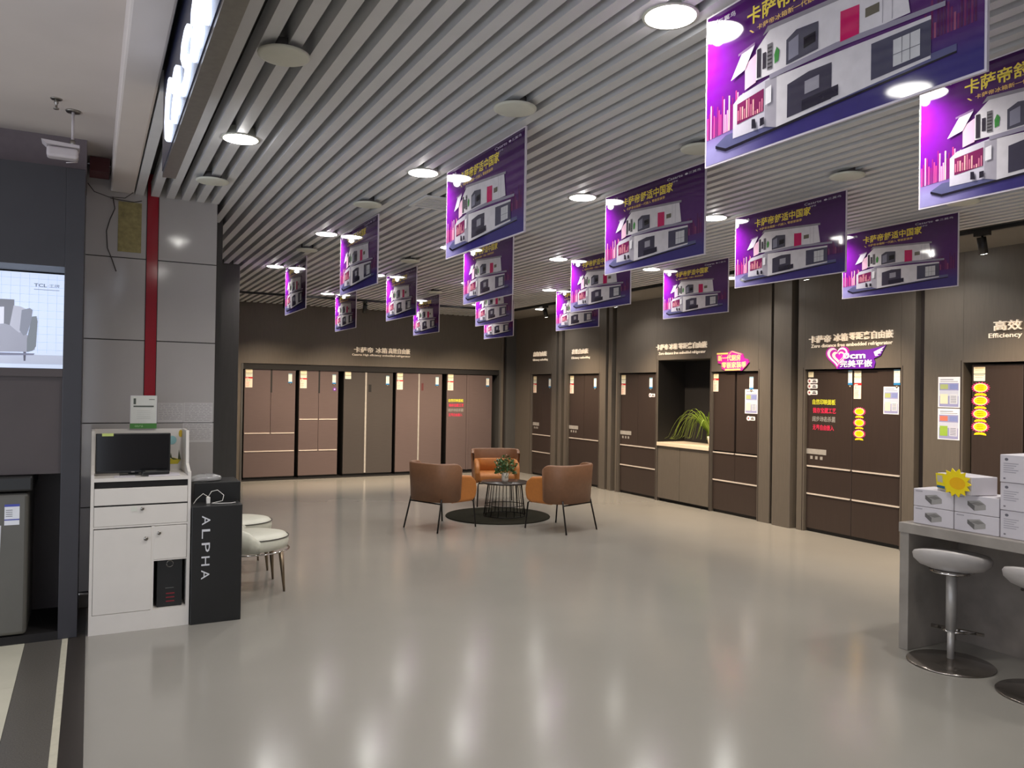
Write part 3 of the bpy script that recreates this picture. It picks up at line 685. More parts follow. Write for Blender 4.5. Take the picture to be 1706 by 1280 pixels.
for j, y in enumerate(LY):
    for i, x in enumerate(LX):
        if j == 0 or (i == 0 and j not in (1, 2)): continue
        if (i, j) in ((1, 5),): continue
        if i == 0 and j == 2: y_ = 4.48
        else: y_ = y
        k = i if j in (1, 2) else i-1
        if j == 5 and i > 1: k -= 1
        lb = 'glowing round downlight in the ' + nth[j-1] + ' row, ' + nth[k].replace('nearest', 'first') + ' counted from the entrance edge'
        if d0 is None: d0 = downlight(lb, (x, y_, ZC-0.005))
        else: dup(d0, (x, y_, ZC-0.005), 0, lb)
def disc(label, loc):
    t = thing('ceiling_speaker', label, 'ceiling speaker', loc, 0, 'unlit round white speaker discs on the ceiling')
    MB().lathe([(0.0005, 0.0), (0.088, 0.0), (0.100, 0.003), (0.102, 0.008), (0.102, 0.012), (0.100, 0.0125), (0.001, 0.0126)], n=36).build('cover', 'disc', t)
    MB().lathe([(0.055, 0.0127), (0.055, 0.06)], n=20).build('neck', 'deck', t)
    return t
ds = [(0.66, 3.20, 'unlit white disc beside the illuminated entrance sign, closest to the camera'), (1.74, 3.25, 'unlit white disc above the nearest full banner by the entrance'), (2.89, 3.27, 'unlit white disc in the near row, third from the entrance'), (4.01, 3.22, 'unlit white disc in the near row, fourth from the entrance'), (5.21, 3.25, 'unlit white disc in the near row, closest to the dark refrigerators'),
      (0.675, 5.41, 'unlit white disc in front of the tiled pillar'), (1.746, 5.50, 'unlit white disc next to the square air vent'), (1.83, 7.65, 'unlit white disc above the banner nearest the dark column'), (2.91, 7.70, 'unlit white disc above a far banner in the second file'), (4.15, 10.0, 'unlit white disc farthest from the camera')]
d1 = None
for x, y, lb in ds:
    if d1 is None: d1 = disc(lb, (x, y, 2.866))
    else: dup(d1, (x, y, 2.866), 0, lb)
v = thing('air_vent', 'square white louvred air vent set in the slatted ceiling', 'air vent', (2.21, 5.27, ZC-0.012))
m_ = MB().box(-0.17, 0.17, -0.17, -0.14, 0, 0.012).box(-0.17, 0.17, 0.14, 0.17, 0, 0.012).box(-0.17, -0.14, -0.14, 0.14, 0, 0.012).box(0.14, 0.17, -0.14, 0.14, 0, 0.012)
m_.build('frame', 'slat', v)
for k in range(7): B(-0.14, 0.14, -0.13+k*0.038, -0.112+k*0.038, 0.002, 0.01).build('louvre', 'slat', v)
B(-0.14, 0.14, -0.14, 0.14, 0.014, 0.02).build('backing', 'void', v)

# ------------------------------------------------------------------ track lights
tag(B(6.255, 6.285, 1.5, 11.7, ZC-0.03, ZC).build('light_track', 'black'), 'thin black lighting track running along the dark refrigerator wall', 'light track')
tag(B(1.6, 6.25, 11.69, 11.72, ZC-0.03, ZC).build('light_track', 'black'), 'thin black lighting track running along the back wall', 'light track')
def spot(label, loc, aim):
    t = thing('track_spotlight', label, 'spotlight', loc, 0, 'black spotlights on the tracks')
    B(-0.02, 0.02, -0.06, 0.06, -0.03, 0.0).build('adapter', 'black', t)
    MB().tube([(0, 0, -0.03), (0, 0, -0.07)], 0.008, 8).build('stem', 'black', t)
    p = Vector((0, 0, -0.09)); d = (Vector(aim)-Vector(loc)-p).normalized()
    MB().tube([p-d*0.05, p+d*0.085], 0.034, 20).build('head', 'black', t)
    MB().tube([p+d*0.0855, p+d*0.0865], 0.026, 18).build('lens', 'lamp', t)
    ld = bpy.data.lights.new('spot_light', 'SPOT'); ld.energy = SPOT_W; ld.color = (1.0, 0.80, 0.58); ld.spot_size = math.radians(100); ld.spot_blend = 1.0; ld.shadow_soft_size = 0.03
    lo = bpy.data.objects.new('spot_light', ld); C.objects.link(lo); lo.parent = t; lo.location = p+d*0.095
    lo.rotation_mode = 'QUATERNION'; lo.rotation_quaternion = d.to_track_quat('-Z', 'Y')
    return t
for y, nm in ((2.2, 'over the near end of the dark wall'), (3.75, 'near the white cartons'), (5.52, 'opposite the heart sign'), (7.3, 'opposite the four-door refrigerator'), (8.75, 'opposite the plant niche'), (10.6, 'opposite the second refrigerator from the corner'), (12.0, 'nearest the corner')):
    if y < 11.6: spot('black track spotlight aimed at the dark wall ' + nm, (6.27, y, ZC-0.03), (XR-0.10, y, 0.0))
for x, nm in ((2.5, 'nearest the dark column'), (3.7, 'above the narrow refrigerator'), (4.9, 'above the lettering'), (6.0, 'nearest the corner')):
    spot('black track spotlight on the back track ' + nm, (x, 11.705, ZC-0.03), (x+0.1, YB-0.10, 0.0))

# ------------------------------------------------------------------ illuminated entrance sign
es = thing('entrance_sign', 'illuminated entrance sign box with glowing white letters hung at the slatted ceiling edge', 'sign', (0.27, 3.93, 2.50), RW)
B(0.0, 5.6, 0.004, 0.06, 0.0, 0.50).build('sign_box', 'steel', es)
B(0.03, 5.57, 0.0, 0.004, 0.02, 0.48).build('face_panel', 'sign_face', es)
x = 0.32
for ch, w_ in zip('Casarte', (0.30, 0.30, 0.29, 0.31, 0.22, 0.23, 0.31)):
    hh = 0.25 if ch in 'Ct' else 0.20
    MB().text(ch, x, 0.035, w_*0.80, hh, -0.001, ext=0.014, bold=0.0).build('glowing_letter', 'sign_lit', es); x += w_+0.03

# ------------------------------------------------------------------ mall booth on the far side
bo = bpy.data.objects.new('wall_booth', None); C.objects.link(bo); struct(bo)
BY = 5.46
B(-0.150, -0.047, BY, 6.15, 0, 2.855).build('jamb', 'booth', bo, bevel=0.004)
B(-3.0, -0.150, BY, 6.15, 2.25, 2.855).build('header', 'booth', bo)
B(-3.0, -0.150, BY, 6.15, 1.585, 1.632).build('shelf', 'booth_in', bo)
B(-3.0, -0.150, 6.05, 6.15, 0.05, 2.25).build('back_panel', 'booth_in', bo)
B(-3.0, -0.150, BY+0.02, 6.05, 1.0, 1.585).build('infill_panel', 'booth_in', bo)
B(-3.0, -0.150, BY, 6.15, 0.0, 0.05).build('plinth', 'void', bo)
lbx = thing('lightbox', 'backlit white poster panel showing a pale grey sofa', 'lightbox', (-1.40, 5.80, 1.634))
B(0, 1.25, 0.0, 0.10, 0, 0.612).build('case', 'booth', lbx)
m_ = MB(); m_.rgb(206, 218, 240).rect(0.005, 1.245, 0.005, 0.607, -0.002); m_.rgb(180, 186, 204).rect(0.005, 1.245, 0.03, 0.09, -0.0025)
m_.rgb(150, 162, 192)
for k in range(24): m_.rect(0.05+k*0.05, 0.0515+k*0.05, 0.1, 0.6, -0.003)
for k in range(10): m_.rect(0.005, 1.245, 0.12+k*0.05, 0.1215+k*0.05, -0.003)
sx = lambda a: 1.25-0.35+(a)*0.35/110.0      # picture px of the screen -> local x
# sofa drawing
def SP(pts, col, y): m_.rgb(*col).flat([(0.9+p[0]*0.0031, 0.612-(p[1]-457)*0.00375) for p in pts], y)
SP([(-60, 505), (23, 505), (24, 560), (-60, 560)], (118, 120, 130), -0.004)
SP([(-60, 548), (8, 546), (30, 552), (50, 566), (62, 570), (60, 588), (48, 592), (-60, 594)], (152, 154, 168), -0.005)
SP([(54, 532), (62, 531), (64, 540), (62, 582), (56, 590), (46, 592), (46, 570)], (120, 126, 134), -0.006)
SP([(22, 515), (34, 516), (44, 520), (40, 558), (32, 560), (16, 548)], (176, 178, 192), -0.007)
SP([(36, 522), (50, 518), (55, 521), (53, 540), (46, 562), (40, 565), (33, 556)], (132, 136, 150), -0.008)
SP([(-20, 520), (6, 518), (6, 546), (-20, 548)], (210, 212, 226), -0.008)
SP([(40, 592), (45, 592), (44, 607), (41, 607)], (90, 90, 104), -0.006)
SP([(-60, 594), (60, 594), (58, 597), (-60, 600)], (120, 122, 142), -0.0065)
m_.rgb(96, 104, 122).text('TCL', 1.075, 0.520, 0.070, 0.022, -0.004, bold=0.02).text('·王牌', 1.15, 0.520, 0.065, 0.022, -0.004)
m_.rgb(120, 128, 148).rect(1.075, 1.215, 0.502, 0.506, -0.004)
m_.build('picture', 'litprint', lbx, color=True)
wm = thing('washing_machine', 'dark grey washing machine with black lid and a small energy label', 'washing machine', (-0.875, BY-0.02, 0.05))
B(0, 0.565, 0.0, 0.52, 0.01, 0.845).build('body', 'washer', wm, bevel=0.02, seg=3)
B(-0.01, 0.585, -0.01, 0.53, 0.855, 0.945).build('lid', 'black', wm, bevel=0.012)
m_ = MB().rgb(228, 230, 236).box(0.445, 0.52, -0.0015, 0, 0.66, 0.78).rgb(70, 80, 170).rect(0.445, 0.52, 0.768, 0.782, -0.002).rect(0.445, 0.52, 0.688, 0.695, -0.002).rgb(120, 120, 124)
for k in range(4): m_.rect(0.452, 0.485, 0.71+k*0.012, 0.714+k*0.012, -0.002)
m_.build('energy_label', 'print', wm, color=True)
m_ = MB().rgb(206, 208, 214).prism([(0.12, 0.40), (0.40, 0.34), (0.425, 0.44), (0.43, 0.66), (0.12, 0.68)], -0.003, 0).rgb(40, 96, 160).flat([(0.13, 0.41), (0.395, 0.352), (0.417, 0.44), (0.422, 0.652), (0.13, 0.672)], -0.0035)
m_.build('front_badge', 'print', wm, color=True)

# corridor ceiling camera and sprinkler
cc = thing('security_camera', 'pale bullet security camera hanging on a pole from the corridor ceiling', 'camera', (-0.112, 5.06, 3.08))
MB().lathe([(0.0005, -0.008), (0.036, -0.008), (0.04, 0.0)], n=24).build('mount_plate', 'steel', cc)
MB().tube([(0, 0, 0), (0, 0, -0.17)], 0.008, 10).build('pole', 'cctv', cc)
MB().box(-0.125, 0.03, -0.03, 0.05, -0.275, -0.215).build('housing', 'cctv', cc, bevel=0.015, seg=3)
MB().prism([(-0.15, -0.19), (0.035, -0.2), (0.035, -0.215), (-0.125, -0.212)], -0.045, 0.065).build('sun_hood', 'cctv', cc)
MB().tube([(0.03, 0, -0.25), (0.025, 0.0, -0.285), (-0.03, 0.0, -0.295)], 0.003, 6).build('lead', 'cctv', cc)
MB().tube([(0, 0, -0.165), (0, 0, -0.20)], 0.014, 10).build('swivel', 'steel', cc)
sp = thing('sprinkler', 'small metal fire sprinkler on the corridor ceiling beside the security camera', 'sprinkler', (-0.188, 4.89, 3.08))
MB().lathe([(0.0005, -0.004), (0.026, -0.004), (0.03, 0.0)], n=20).build('rosette', 'steel', sp)
MB().lathe([(0.0005, -0.055), (0.014, -0.055), (0.014, -0.05), (0.005, -0.048), (0.006, -0.03), (0.012, -0.02), (0.008, 0)], n=16).build('sprinkler_head', 'steel', sp)

# ------------------------------------------------------------------ white cashier cabinet
cb = thing('cashier_cabinet', 'tall white cashier cabinet with raised hutch in front of the tiled pillar', 'cabinet', (0.012, 5.45, 0))
Wc = 0.572; D = 0.45
side = [(0.0, 0.0), (D, 0.0), (D, 1.245), (0.17, 1.245), (0.15, 1.03), (0.04, 0.99), (0.0, 0.985)]   # y,z
for x0 in (0.0, Wc-0.018):
    m_ = MB(); n = len(side)
    vs = [(x0, p[0], p[1]) for p in side]+[(x0+0.018, p[0], p[1]) for p in side]
    m_.add(vs, [tuple(range(n-1, -1, -1)), tuple(range(n, 2*n))]+[(i, (i+1) % n, (i+1) % n+n, i+n) for i in range(n)])
    m_.build('side_panel', 'white', cb)
xi0, xi1 = 0.018, Wc-0.018
B(xi0, xi1, D-0.015, D, 0.12, 1.245).build('back_panel', 'white', cb)
B(xi0, xi1, 0.17, D-0.015, 1.23, 1.245).build('hutch_top', 'white', cb) if False else None
B(xi0, xi1, 0.0, D-0.015, 0.94, 0.962).build('desk_top', 'white', cb)
B(xi0, xi1, 0.02, D-0.015, 0.90, 0.938).build('tray_gap', 'void', cb)
B(xi0+0.002, xi1-0.002, 0.0, 0.018, 0.795, 0.898).build('keyboard_tray', 'white', cb, bevel=0.0015, seg=1)
dr = B(xi0+0.002, xi1-0.002, 0.0, 0.018, 0.665, 0.785).build('drawer', 'white', cb, bevel=0.0015, seg=1)
MB().lathe([(0.0005, 0), (0.011, 0), (0.011, 0.010)], n=20).xf(Matrix.Translation((0.288, -0.010, 0.765)) @ Matrix.Rotation(-PI/2, 4, 'X')).build('knob', 'steel', dr)
B(0.225, 0.26, -0.002, 0, 0.75, 0.78).build('sticker', 'disc', dr)
dl = B(xi0+0.002, 0.345, 0.0, 0.018, 0.122, 0.645).build('door', 'white', cb, bevel=0.0015, seg=1)
MB().lathe([(0.0005, 0), (0.012, 0), (0.012, 0.010)], n=20).xf(Matrix.Translation((0.312, -0.010, 0.575)) @ Matrix.Rotation(-PI/2, 4, 'X')).build('knob', 'steel', dl)
d2 = B(0.360, xi1-0.002, 0.0, 0.018, 0.437, 0.648).build('door', 'white', cb, bevel=0.0015, seg=1)
MB().lathe([(0.0005, 0), (0.011, 0), (0.011, 0.010)], n=20).xf(Matrix.Translation((0.388, -0.010, 0.605)) @ Matrix.Rotation(-PI/2, 4, 'X')).build('knob', 'steel', d2)
B(0.345, 0.360, 0.002, D-0.015, 0.12, 0.655).build('divider', 'white', cb)
B(xi0, xi1, 0.002, D-0.015, 0.652, 0.664).build('rail', 'white', cb)
B(xi0, xi1, 0.002, 0.02, 0.786, 0.794).build('rail', 'void', cb)
B(0.360, xi1, 0.002, D-0.015, 0.428, 0.436).build('shelf', 'white', cb)
B(xi0, xi1, 0.0, D-0.015, 0.0, 0.12).build('plinth', 'white', cb)
B(0.02, 0.344, 0.02, 0.03, 0.12, 0.65).build('inner_panel', 'fr_in', cb)
m_ = MB().rgb(150, 196, 198).flat([(0.49+0.03*math.cos(2*PI*i/16), 1.165+0.03*math.sin(2*PI*i/16)) for i in range(16)], D-0.017)
m_.rgb(200, 168, 40).flat([(0.545+0.013*math.cos(2*PI*i/12), 1.21+0.026*math.sin(2*PI*i/12)) for i in range(12)], D-0.0165)
m_.rgb(196, 180, 40).flat([(0.47, 1.0), (0.53, 1.0), (0.55, 1.03), (0.50, 1.045), (0.47, 1.03)], D-0.0165).rgb(70, 76, 40).flat([(0.48, 1.045), (0.485, 1.08), (0.492, 1.045), (0.53, 1.03), (0.535, 1.10), (0.545, 1.05), (0.55, 1.03), (0.5, 1.03)], D-0.0168)
m_.build('wall_sticker', 'print', cb, color=True)
# items on it
mo = thing('computer_monitor', 'black computer monitor standing in the hutch of the white cabinet', 'monitor', (0.035, 5.60, 0.962))
B(0.0, 0.435, 0.0, 0.03, 0.015, 0.268).build('bezel', 'black', mo, bevel=0.004)
B(0.008, 0.427, -0.001, 0.0, 0.03, 0.262).build('screen', 'blackgloss', mo)
B(0.14, 0.30, -0.03, 0.12, 0.0, 0.008).build('foot', 'black', mo, bevel=0.002)
B(0.19, 0.25, 0.03, 0.05, 0.0, 0.1).build('neck', 'black', mo)
B(0.205, 0.225, -0.002, -0.001, 0.018, 0.024).build('badge', 'steel', mo)
m_ = MB().rgb(196, 210, 120).rect(0.035, 0.10, 0.252, 0.270, -0.002); m_.build('sticky_note', 'print', mo, color=True)
rd = thing('card_reader', 'grey and black card reader lying on papers beside the monitor', 'card reader', (0.30, 5.48, 0.972), 0.1)
B(0, 0.16, 0, 0.07, 0.0, 0.022).build('case', 'black', rd, bevel=0.006)
B(0.02, 0.09, 0.01, 0.06, 0.022, 0.024).build('keypad', 'washer', rd)
tag(B(0.335, 0.52, 5.47, 5.60, 0.9625, 0.971).build('notebook', 'carton', bevel=0.001), 'thin white notebook under the black card reader', 'notebook')
tag(B(0.14, 0.26, 5.465, 5.55, 0.9625, 0.967).build('paper_stack', 'carton'), 'flat white paper stack on the cabinet in front of the monitor', 'papers')
nt_ = thing('notice_card', 'white certificate card with green lower band propped on the cabinet hutch', 'card', (0.238, 5.875, 1.2465))
B(0.0, 0.165, 0.0, 0.008, 0.0, 0.225).build('card_board', 'carton', nt_)
m_ = MB().rgb(214, 214, 206).rect(0.003, 0.162, 0.035, 0.222, -0.001).rgb(72, 130, 56).rect(0.0, 0.165, 0.0, 0.036, -0.001).rgb(170, 210, 150).text('绿色产品', 0.03, 0.01, 0.05, 0.014, -0.0015).rgb(80, 86, 76).rect(0.02, 0.035, 0.165, 0.205, -0.002).rect(0.02, 0.145, 0.146, 0.156, -0.002).rect(0.115, 0.15, 0.196, 0.2, -0.002)
m_.rgb(190, 190, 182)
for k in range(5): m_.rect(0.04, 0.125, 0.12-0.013*k, 0.122-0.013*k, -0.002)
m_.build('card_print', 'print', nt_, color=True)
pc = thing('computer_tower', 'black computer tower inside the open niche of the white cabinet', 'computer', (0.395, 5.49, 0.121))
B(0, 0.15, 0, 0.36, 0, 0.300).build('case', 'black', pc, bevel=0.004)
m_ = MB()
m_.tube([(0.075+0.02*math.cos(a*PI/8), -0.004, 0.275+0.02*math.sin(a*PI/8)) for a in range(17)], 0.003, 6, cap=False); m_.build('ring_light', 'steel', pc)
m_ = MB().rgb(110, 110, 110).rect(0.05, 0.10, 0.118, 0.121, -0.001).rgb(120, 30, 40)
for k in range(3): m_.rect(0.055, 0.105, 0.03+k*0.025, 0.038+k*0.025, -0.001)
m_.build('front_marks', 'print', pc, color=True)
# papers on the pillar
def sheet(label, x0, x1, z0, z1, seed):
    r = random.Random(seed); m_ = MB().rgb(196, 192, 190).box(x0, x1, PY-0.0015, PY, z0, z1).rgb(150, 145, 146)
    n = int((z1-z0)/0.012)
    for k in range(1, n):
        u = x0+0.008
        while u < x1-0.02:
            w_ = r.uniform(0.01, 0.05); m_.rect(u, min(u+w_, x1-0.006), z1-k*0.012, z1-k*0.012+0.003, PY-0.002); u += w_+0.008
    tag(m_.build('wall_notice', 'print', color=True), label, 'notice', 'papers taped to the tiled pillar')
sheet('printed paper taped next to the green-banded card on the pillar', 0.430, 0.60, 1.272, 1.415, 1)
sheet('densely printed paper at the upper outer edge of the pillar', 0.603, 0.804, 1.272, 1.417, 2)
sheet('printed list paper taped below the other two on the pillar', 0.60, 0.806, 1.125, 1.268, 3)

# ------------------------------------------------------------------ black pedestal boxes
ab = thing('display_plinth', 'tall black display plinth with silver ALPHA lettering running down its front', 'plinth', (0.590, 5.425, 0), 0, 'black plinths beside the cabinet')
B(0, 0.312, 0, 0.225, 0, 0.762).build('case', 'black', ab, bevel=0.004)
for k, ch in enumerate('ALPHA'):
    MB().rgb(206, 206, 210).text(ch, 0.062, 0.700-k*0.088, 0.060, 0.050, -0.0005, bold=0.0, rot=True).build('lettering', 'print', ab, color=True)
tag(B(0.625, 0.925, 5.655, 5.95, 0, 0.888).build('display_plinth', 'black', bevel=0.004), 'plain black plinth standing behind the lettered one', 'plinth', 'black plinths beside the cabinet')
pb = MB(); rr = random.Random(5)
pts = []
pb.lathe([(0.02, 0.0), (0.09, 0.0), (0.10, 0.012), (0.085, 0.03), (0.05, 0.042), (0.01, 0.045)], n=14, sx=1.1, sy=0.6)
for i in range(len(pb.v)):
    x_, y_, z_ = pb.v[i]; pb.v[i] = (x_+rr.uniform(-.008, .008), y_+rr.uniform(-.006, .006), max(0.0, z_+rr.uniform(-.006, .006)))
tag(pb.build('plastic_bag', 'plastic_clear', loc=(0.71, 5.76, 0.889)), 'crumpled clear plastic bag on top of the plain black plinth', 'plastic bag')
us = thing('charger_cable', 'white phone charger with looped cable on the lettered black plinth', 'charger', (0.70, 5.53, 0.763))
B(-0.012, 0.012, -0.012, 0.012, 0.0, 0.045).build('plug', 'cable_white', us, bevel=0.004)
m_ = MB(); m_.tube([(0, 0, 0.045), (0.02, 0.0, 0.08), (0.06, 0.02, 0.085), (0.10, 0.02, 0.05), (0.09, 0.0, 0.015), (0.02, -0.02, 0.004), (0.06, -0.04, 0.004), (0.14, -0.05, 0.004), (0.17, -0.02, 0.004)], 0.0025, 6)
m_.tube([(0, 0.01, 0.045), (-0.03, 0.02, 0.065), (-0.07, 0.02, 0.03), (-0.09, 0.0, 0.004)], 0.0025, 6)
m_.build('cable', 'cable_white', us)

# ------------------------------------------------------------------ cream vanity chairs behind the plinth
def low_chair(label, loc):
    t = thing('low_chair', label, 'chair', loc, 0, 'cream low-backed chairs behind the black plinths')
    MB().lathe([(0.02, 0.305), (0.22, 0.305), (0.255, 0.32), (0.262, 0.36), (0.258, 0.395), (0.24, 0.415), (0.18, 0.428), (0.02, 0.432)], n=40, sx=1.08, sy=0.98).build('seat', 'leather_white', t)
    MB().tube([(0.262*1.08*math.cos(a*2*PI/40), 0.262*0.98*math.sin(a*2*PI/40), 0.398) for a in range(41)], 0.004, 6, cap=False).build('piping', 'piping', t)
    m_ = MB(); n = 24; vs = []; fs = []
    for i in range(n+1):
        a = PI*0.5+PI*i/n; e = abs(i-n/2)/(n/2); top = 0.475-0.10*max(0, (e-0.72)/0.28)**2
        for (r, z) in ((0.275, 0.31), (0.288, 0.40), (0.282, top), (0.262, top+0.006), (0.244, top-0.01), (0.25, 0.40), (0.262, 0.31)):
            vs.append((r*1.08*math.cos(a)+0.02, r*math.sin(a), z))
    for i in range(n):
        for j in range(7): fs.append((i*7+j, i*7+(j+1) % 7, (i+1)*7+(j+1) % 7, (i+1)*7+j))
    fs += [tuple(range(7)), tuple(n*7+j for j in range(6, -1, -1))]
    m_.add(vs, fs, True); m_.build('backrest', 'leather_white', t)
    MB().tube([(0.285*1.08*math.cos(a*2*PI/40)*0.93, 0.285*0.93*math.sin(a*2*PI/40), 0.298) for a in range(41)], 0.007, 6, cap=False).build('frame_ring', 'chrome', t)
    for sx_, sy_ in ((1, 1), (1, -1), (-1, 1), (-1, -1)):
        MB().tube([(0.19*sx_, 0.19*sy_, 0.30), (0.215*sx_, 0.21*sy_, 0.0)], 0.020, 10, r2=0.008).build('leg', 'gold_metal', t)
    return t
lc = low_chair('cream leather low-backed chair just behind the lettered black plinth', (1.10, 6.24, 0))
dup(lc, (1.12, 6.98, 0), 0, 'cream leather low-backed chair farther behind the plinths, second from the camera')

# ------------------------------------------------------------------ orange armchairs, table, rug
def armchair(label, loc, rz):
    t = thing('armchair', label, 'armchair', loc, rz, 'orange leather armchairs round the coffee table')
    # local: faces +y ; width along x
    MB().box(-0.26, 0.26, -0.22, 0.27, 0.31, 0.43).build('seat', 'leather_orange', t, bevel=0.045, seg=4)
    n = 20; vs = []; fs = []
    def shell(R0, R1, z_lo, z_hi, a0, a1, cy=0.02, sx_=1.0, fade=0.0):
        m_ = MB(); vs = []; fs = []; n = 28
        for i in range(n+1):
            a = a0+(a1-a0)*i/n
            # rounded-square outline
            c, s_ = math.cos(a), math.sin(a)
            k_ = 1.0/((abs(c)**3.2+abs(s_)**3.2)**(1/3.2))
            e = abs(i-n/2)/(n/2); zt = z_hi-fade*max(0, (e-0.80)/0.20)**2; zl = z_lo+fade*0.6*max(0, (e-0.85)/0.15)**2
            for (r, z) in ((R0, zl), (R1, zl), (R1+0.02, zt-0.015), (R1+0.012, zt), (R0+0.014, zt), (R0+0.006, zt-0.015)):
                vs.append((r*k_*c*sx_, cy+r*k_*s_, z))
        for i in range(n):
            for j in range(6): fs.append((i*6+j, i*6+(j+1) % 6, (i+1)*6+(j+1) % 6, (i+1)*6+j))
        fs += [tuple(range(6)), tuple(n*6+j for j in range(5, -1, -1))]
        return m_.add(vs, fs, True)
    shell(0.262, 0.290, 0.315, 0.735, PI*1.02, PI*1.98, 0.02, 1.08, 0.05).build('backrest', 'leather_brown', t)
    shell(0.225, 0.262, 0.40, 0.60, PI*1.10, PI*1.90, 0.02, 1.08, 0.0).build('inner_backrest', 'leather_orange', t)
    for s_ in (-1, 1):
        m_ = MB()
        prof = [(-0.11, 0.30), (0.22, 0.30), (0.275, 0.34), (0.295, 0.44), (0.275, 0.53), (0.20, 0.585), (0.02, 0.605), (-0.11, 0.60)]
        nn = len(prof); xa, xb = s_*0.232, s_*0.298
        vs = [(xa, p[0], p[1]) for p in prof]+[(xb, p[0], p[1]) for p in prof]
        m_.add(vs, [tuple(range(nn)), tuple(range(2*nn-1, nn-1, -1))]+[(i, i+nn, (i+1) % nn+nn, (i+1) % nn) for i in range(nn)])
        m_.build('armrest', 'leather_orange', t, bevel=0.032, seg=4)
    for s_ in (-1, 1):
        MB().tube([(s_*0.22, 0.22, 0.33), (s_*0.255, 0.27, 0.29), (s_*0.265, 0.30, 0.0)], 0.009, 8).build('leg', 'black_metal', t)
        MB().tube([(s_*0.24, -0.22, 0.35), (s_*0.245, -0.235, 0.28), (s_*0.265, -0.30, 0.0)], 0.009, 8).build('leg', 'black_metal', t)
    MB().tube([(-0.24, -0.23, 0.30), (0.24, -0.23, 0.30)], 0.008, 8).build('cross_bar', 'black_metal', t)
    MB().tube([(-0.24, 0.24, 0.30), (0.24, 0.24, 0.30)], 0.008, 8).build('cross_bar', 'black_metal', t)
    return t
ac = armchair('orange armchair with tan back turned to the camera, beside the brown refrigerators side', (3.47, 8.11, 0), math.atan2(-0.93, 0.37))
dup(ac, (4.67, 7.48, 0), math.atan2(0.31, 0.95), 'orange armchair with tan back turned to the camera, nearer the dark refrigerator wall')
dup(ac, (4.86, 9.48, 0), math.atan2(0.36, -0.93)+0.0, 'orange armchair facing the camera behind the round coffee table')
rg = MB().lathe([(0.635, 0.0), (0.64, 0.006), (0.635, 0.012), (0.01, 0.013)], n=64).build('rug', 'rug', loc=(4.42, 8.54, 0))
tag(rg, 'round dark green-grey rug under the coffee table', 'rug')
tb = thing('coffee_table', 'round dark coffee table with black wire base on the round rug', 'table', (4.49, 8.5, 0.013))
MB().lathe([(0.01, 0.392), (0.285, 0.392), (0.292, 0.400), (0.292, 0.408), (0.285, 0.414), (0.01, 0.414)], n=56).build('tabletop', 'table_top', tb)
for k in range(16):
    a = 2*PI*k/16; c, s_ = math.cos(a), math.sin(a)
    MB().tube([(0.205*c, 0.205*s_, 0.392), (0.255*c, 0.255*s_, 0.004)], 0.0045, 6).build('wire_rod', 'black_metal', tb)
for r_, z_, nm in ((0.205, 0.388, 'top_ring'), (0.239, 0.13, 'middle_ring'), (0.255, 0.005, 'base_ring')):
    MB().tube([(r_*math.cos(2*PI*i/48), r_*math.sin(2*PI*i/48), z_) for i in range(49)], 0.005, 6, cap=False).build(nm, 'black_metal', tb)
tp = thing('potted_plant', 'small bushy green plant in a white printed pot on the coffee table', 'plant', (4.47, 8.46, 0.427))
MB().lathe([(0.01, 0.0), (0.036, 0.0), (0.042, 0.03), (0.044, 0.105), (0.040, 0.108), (0.01, 0.10)], n=28).build('pot', 'pot', tp)
MB().rgb(150, 140, 110).text('HAPPY' if False else 'BA', -0.024, 0.045, 0.046, 0.03, 0.0, bold=0.01).xf(Matrix.Translation((0.0, -0.0455, 0))).build('pot_print', 'print', tp, color=True)
rr = random.Random(11)
fo = MB(); fw = MB(); stm = MB()
for k in range(300):
    a = rr.uniform(0, 2*PI); rad = 0.13*math.sqrt(rr.random()); h = rr.uniform(0.11, 0.30)*(1-0.35*(rad/0.13)**2)
    c = Vector((rad*math.cos(a), rad*math.sin(a), h+0.02)); L = rr.uniform(0.028, 0.048); w_ = L*0.36
    d = Vector((rr.uniform(-1, 1), rr.uniform(-1, 1), rr.uniform(-0.3, 1))).normalized(); sd = d.cross(Vector((rr.uniform(-1, 1), rr.uniform(-1, 1), 0.3))).normalized(); nn = d.cross(sd)
    fo.add([c, c+d*L*0.5+sd*w_+nn*0.003, c+d*L, c+d*L*0.5-sd*w_+nn*0.003], [(0, 1, 2), (0, 2, 3)])
    if k % 9 == 0: stm.tube([(0, 0, 0.10), (c.x*0.4, c.y*0.4, h*0.6), tuple(c)], 0.0016, 5)
    if k % 17 == 0: fw.lathe([(0.001, -0.006), (0.007, 0.0), (0.001, 0.006)], n=6).xf(Matrix.Translation(c*1.08), len(fw.v)-18)
o = fo.build('foliage', 'leaf_dark', tp); fw.build('blossoms', 'flower', tp); stm.build('stems', 'leaf_dark', tp)

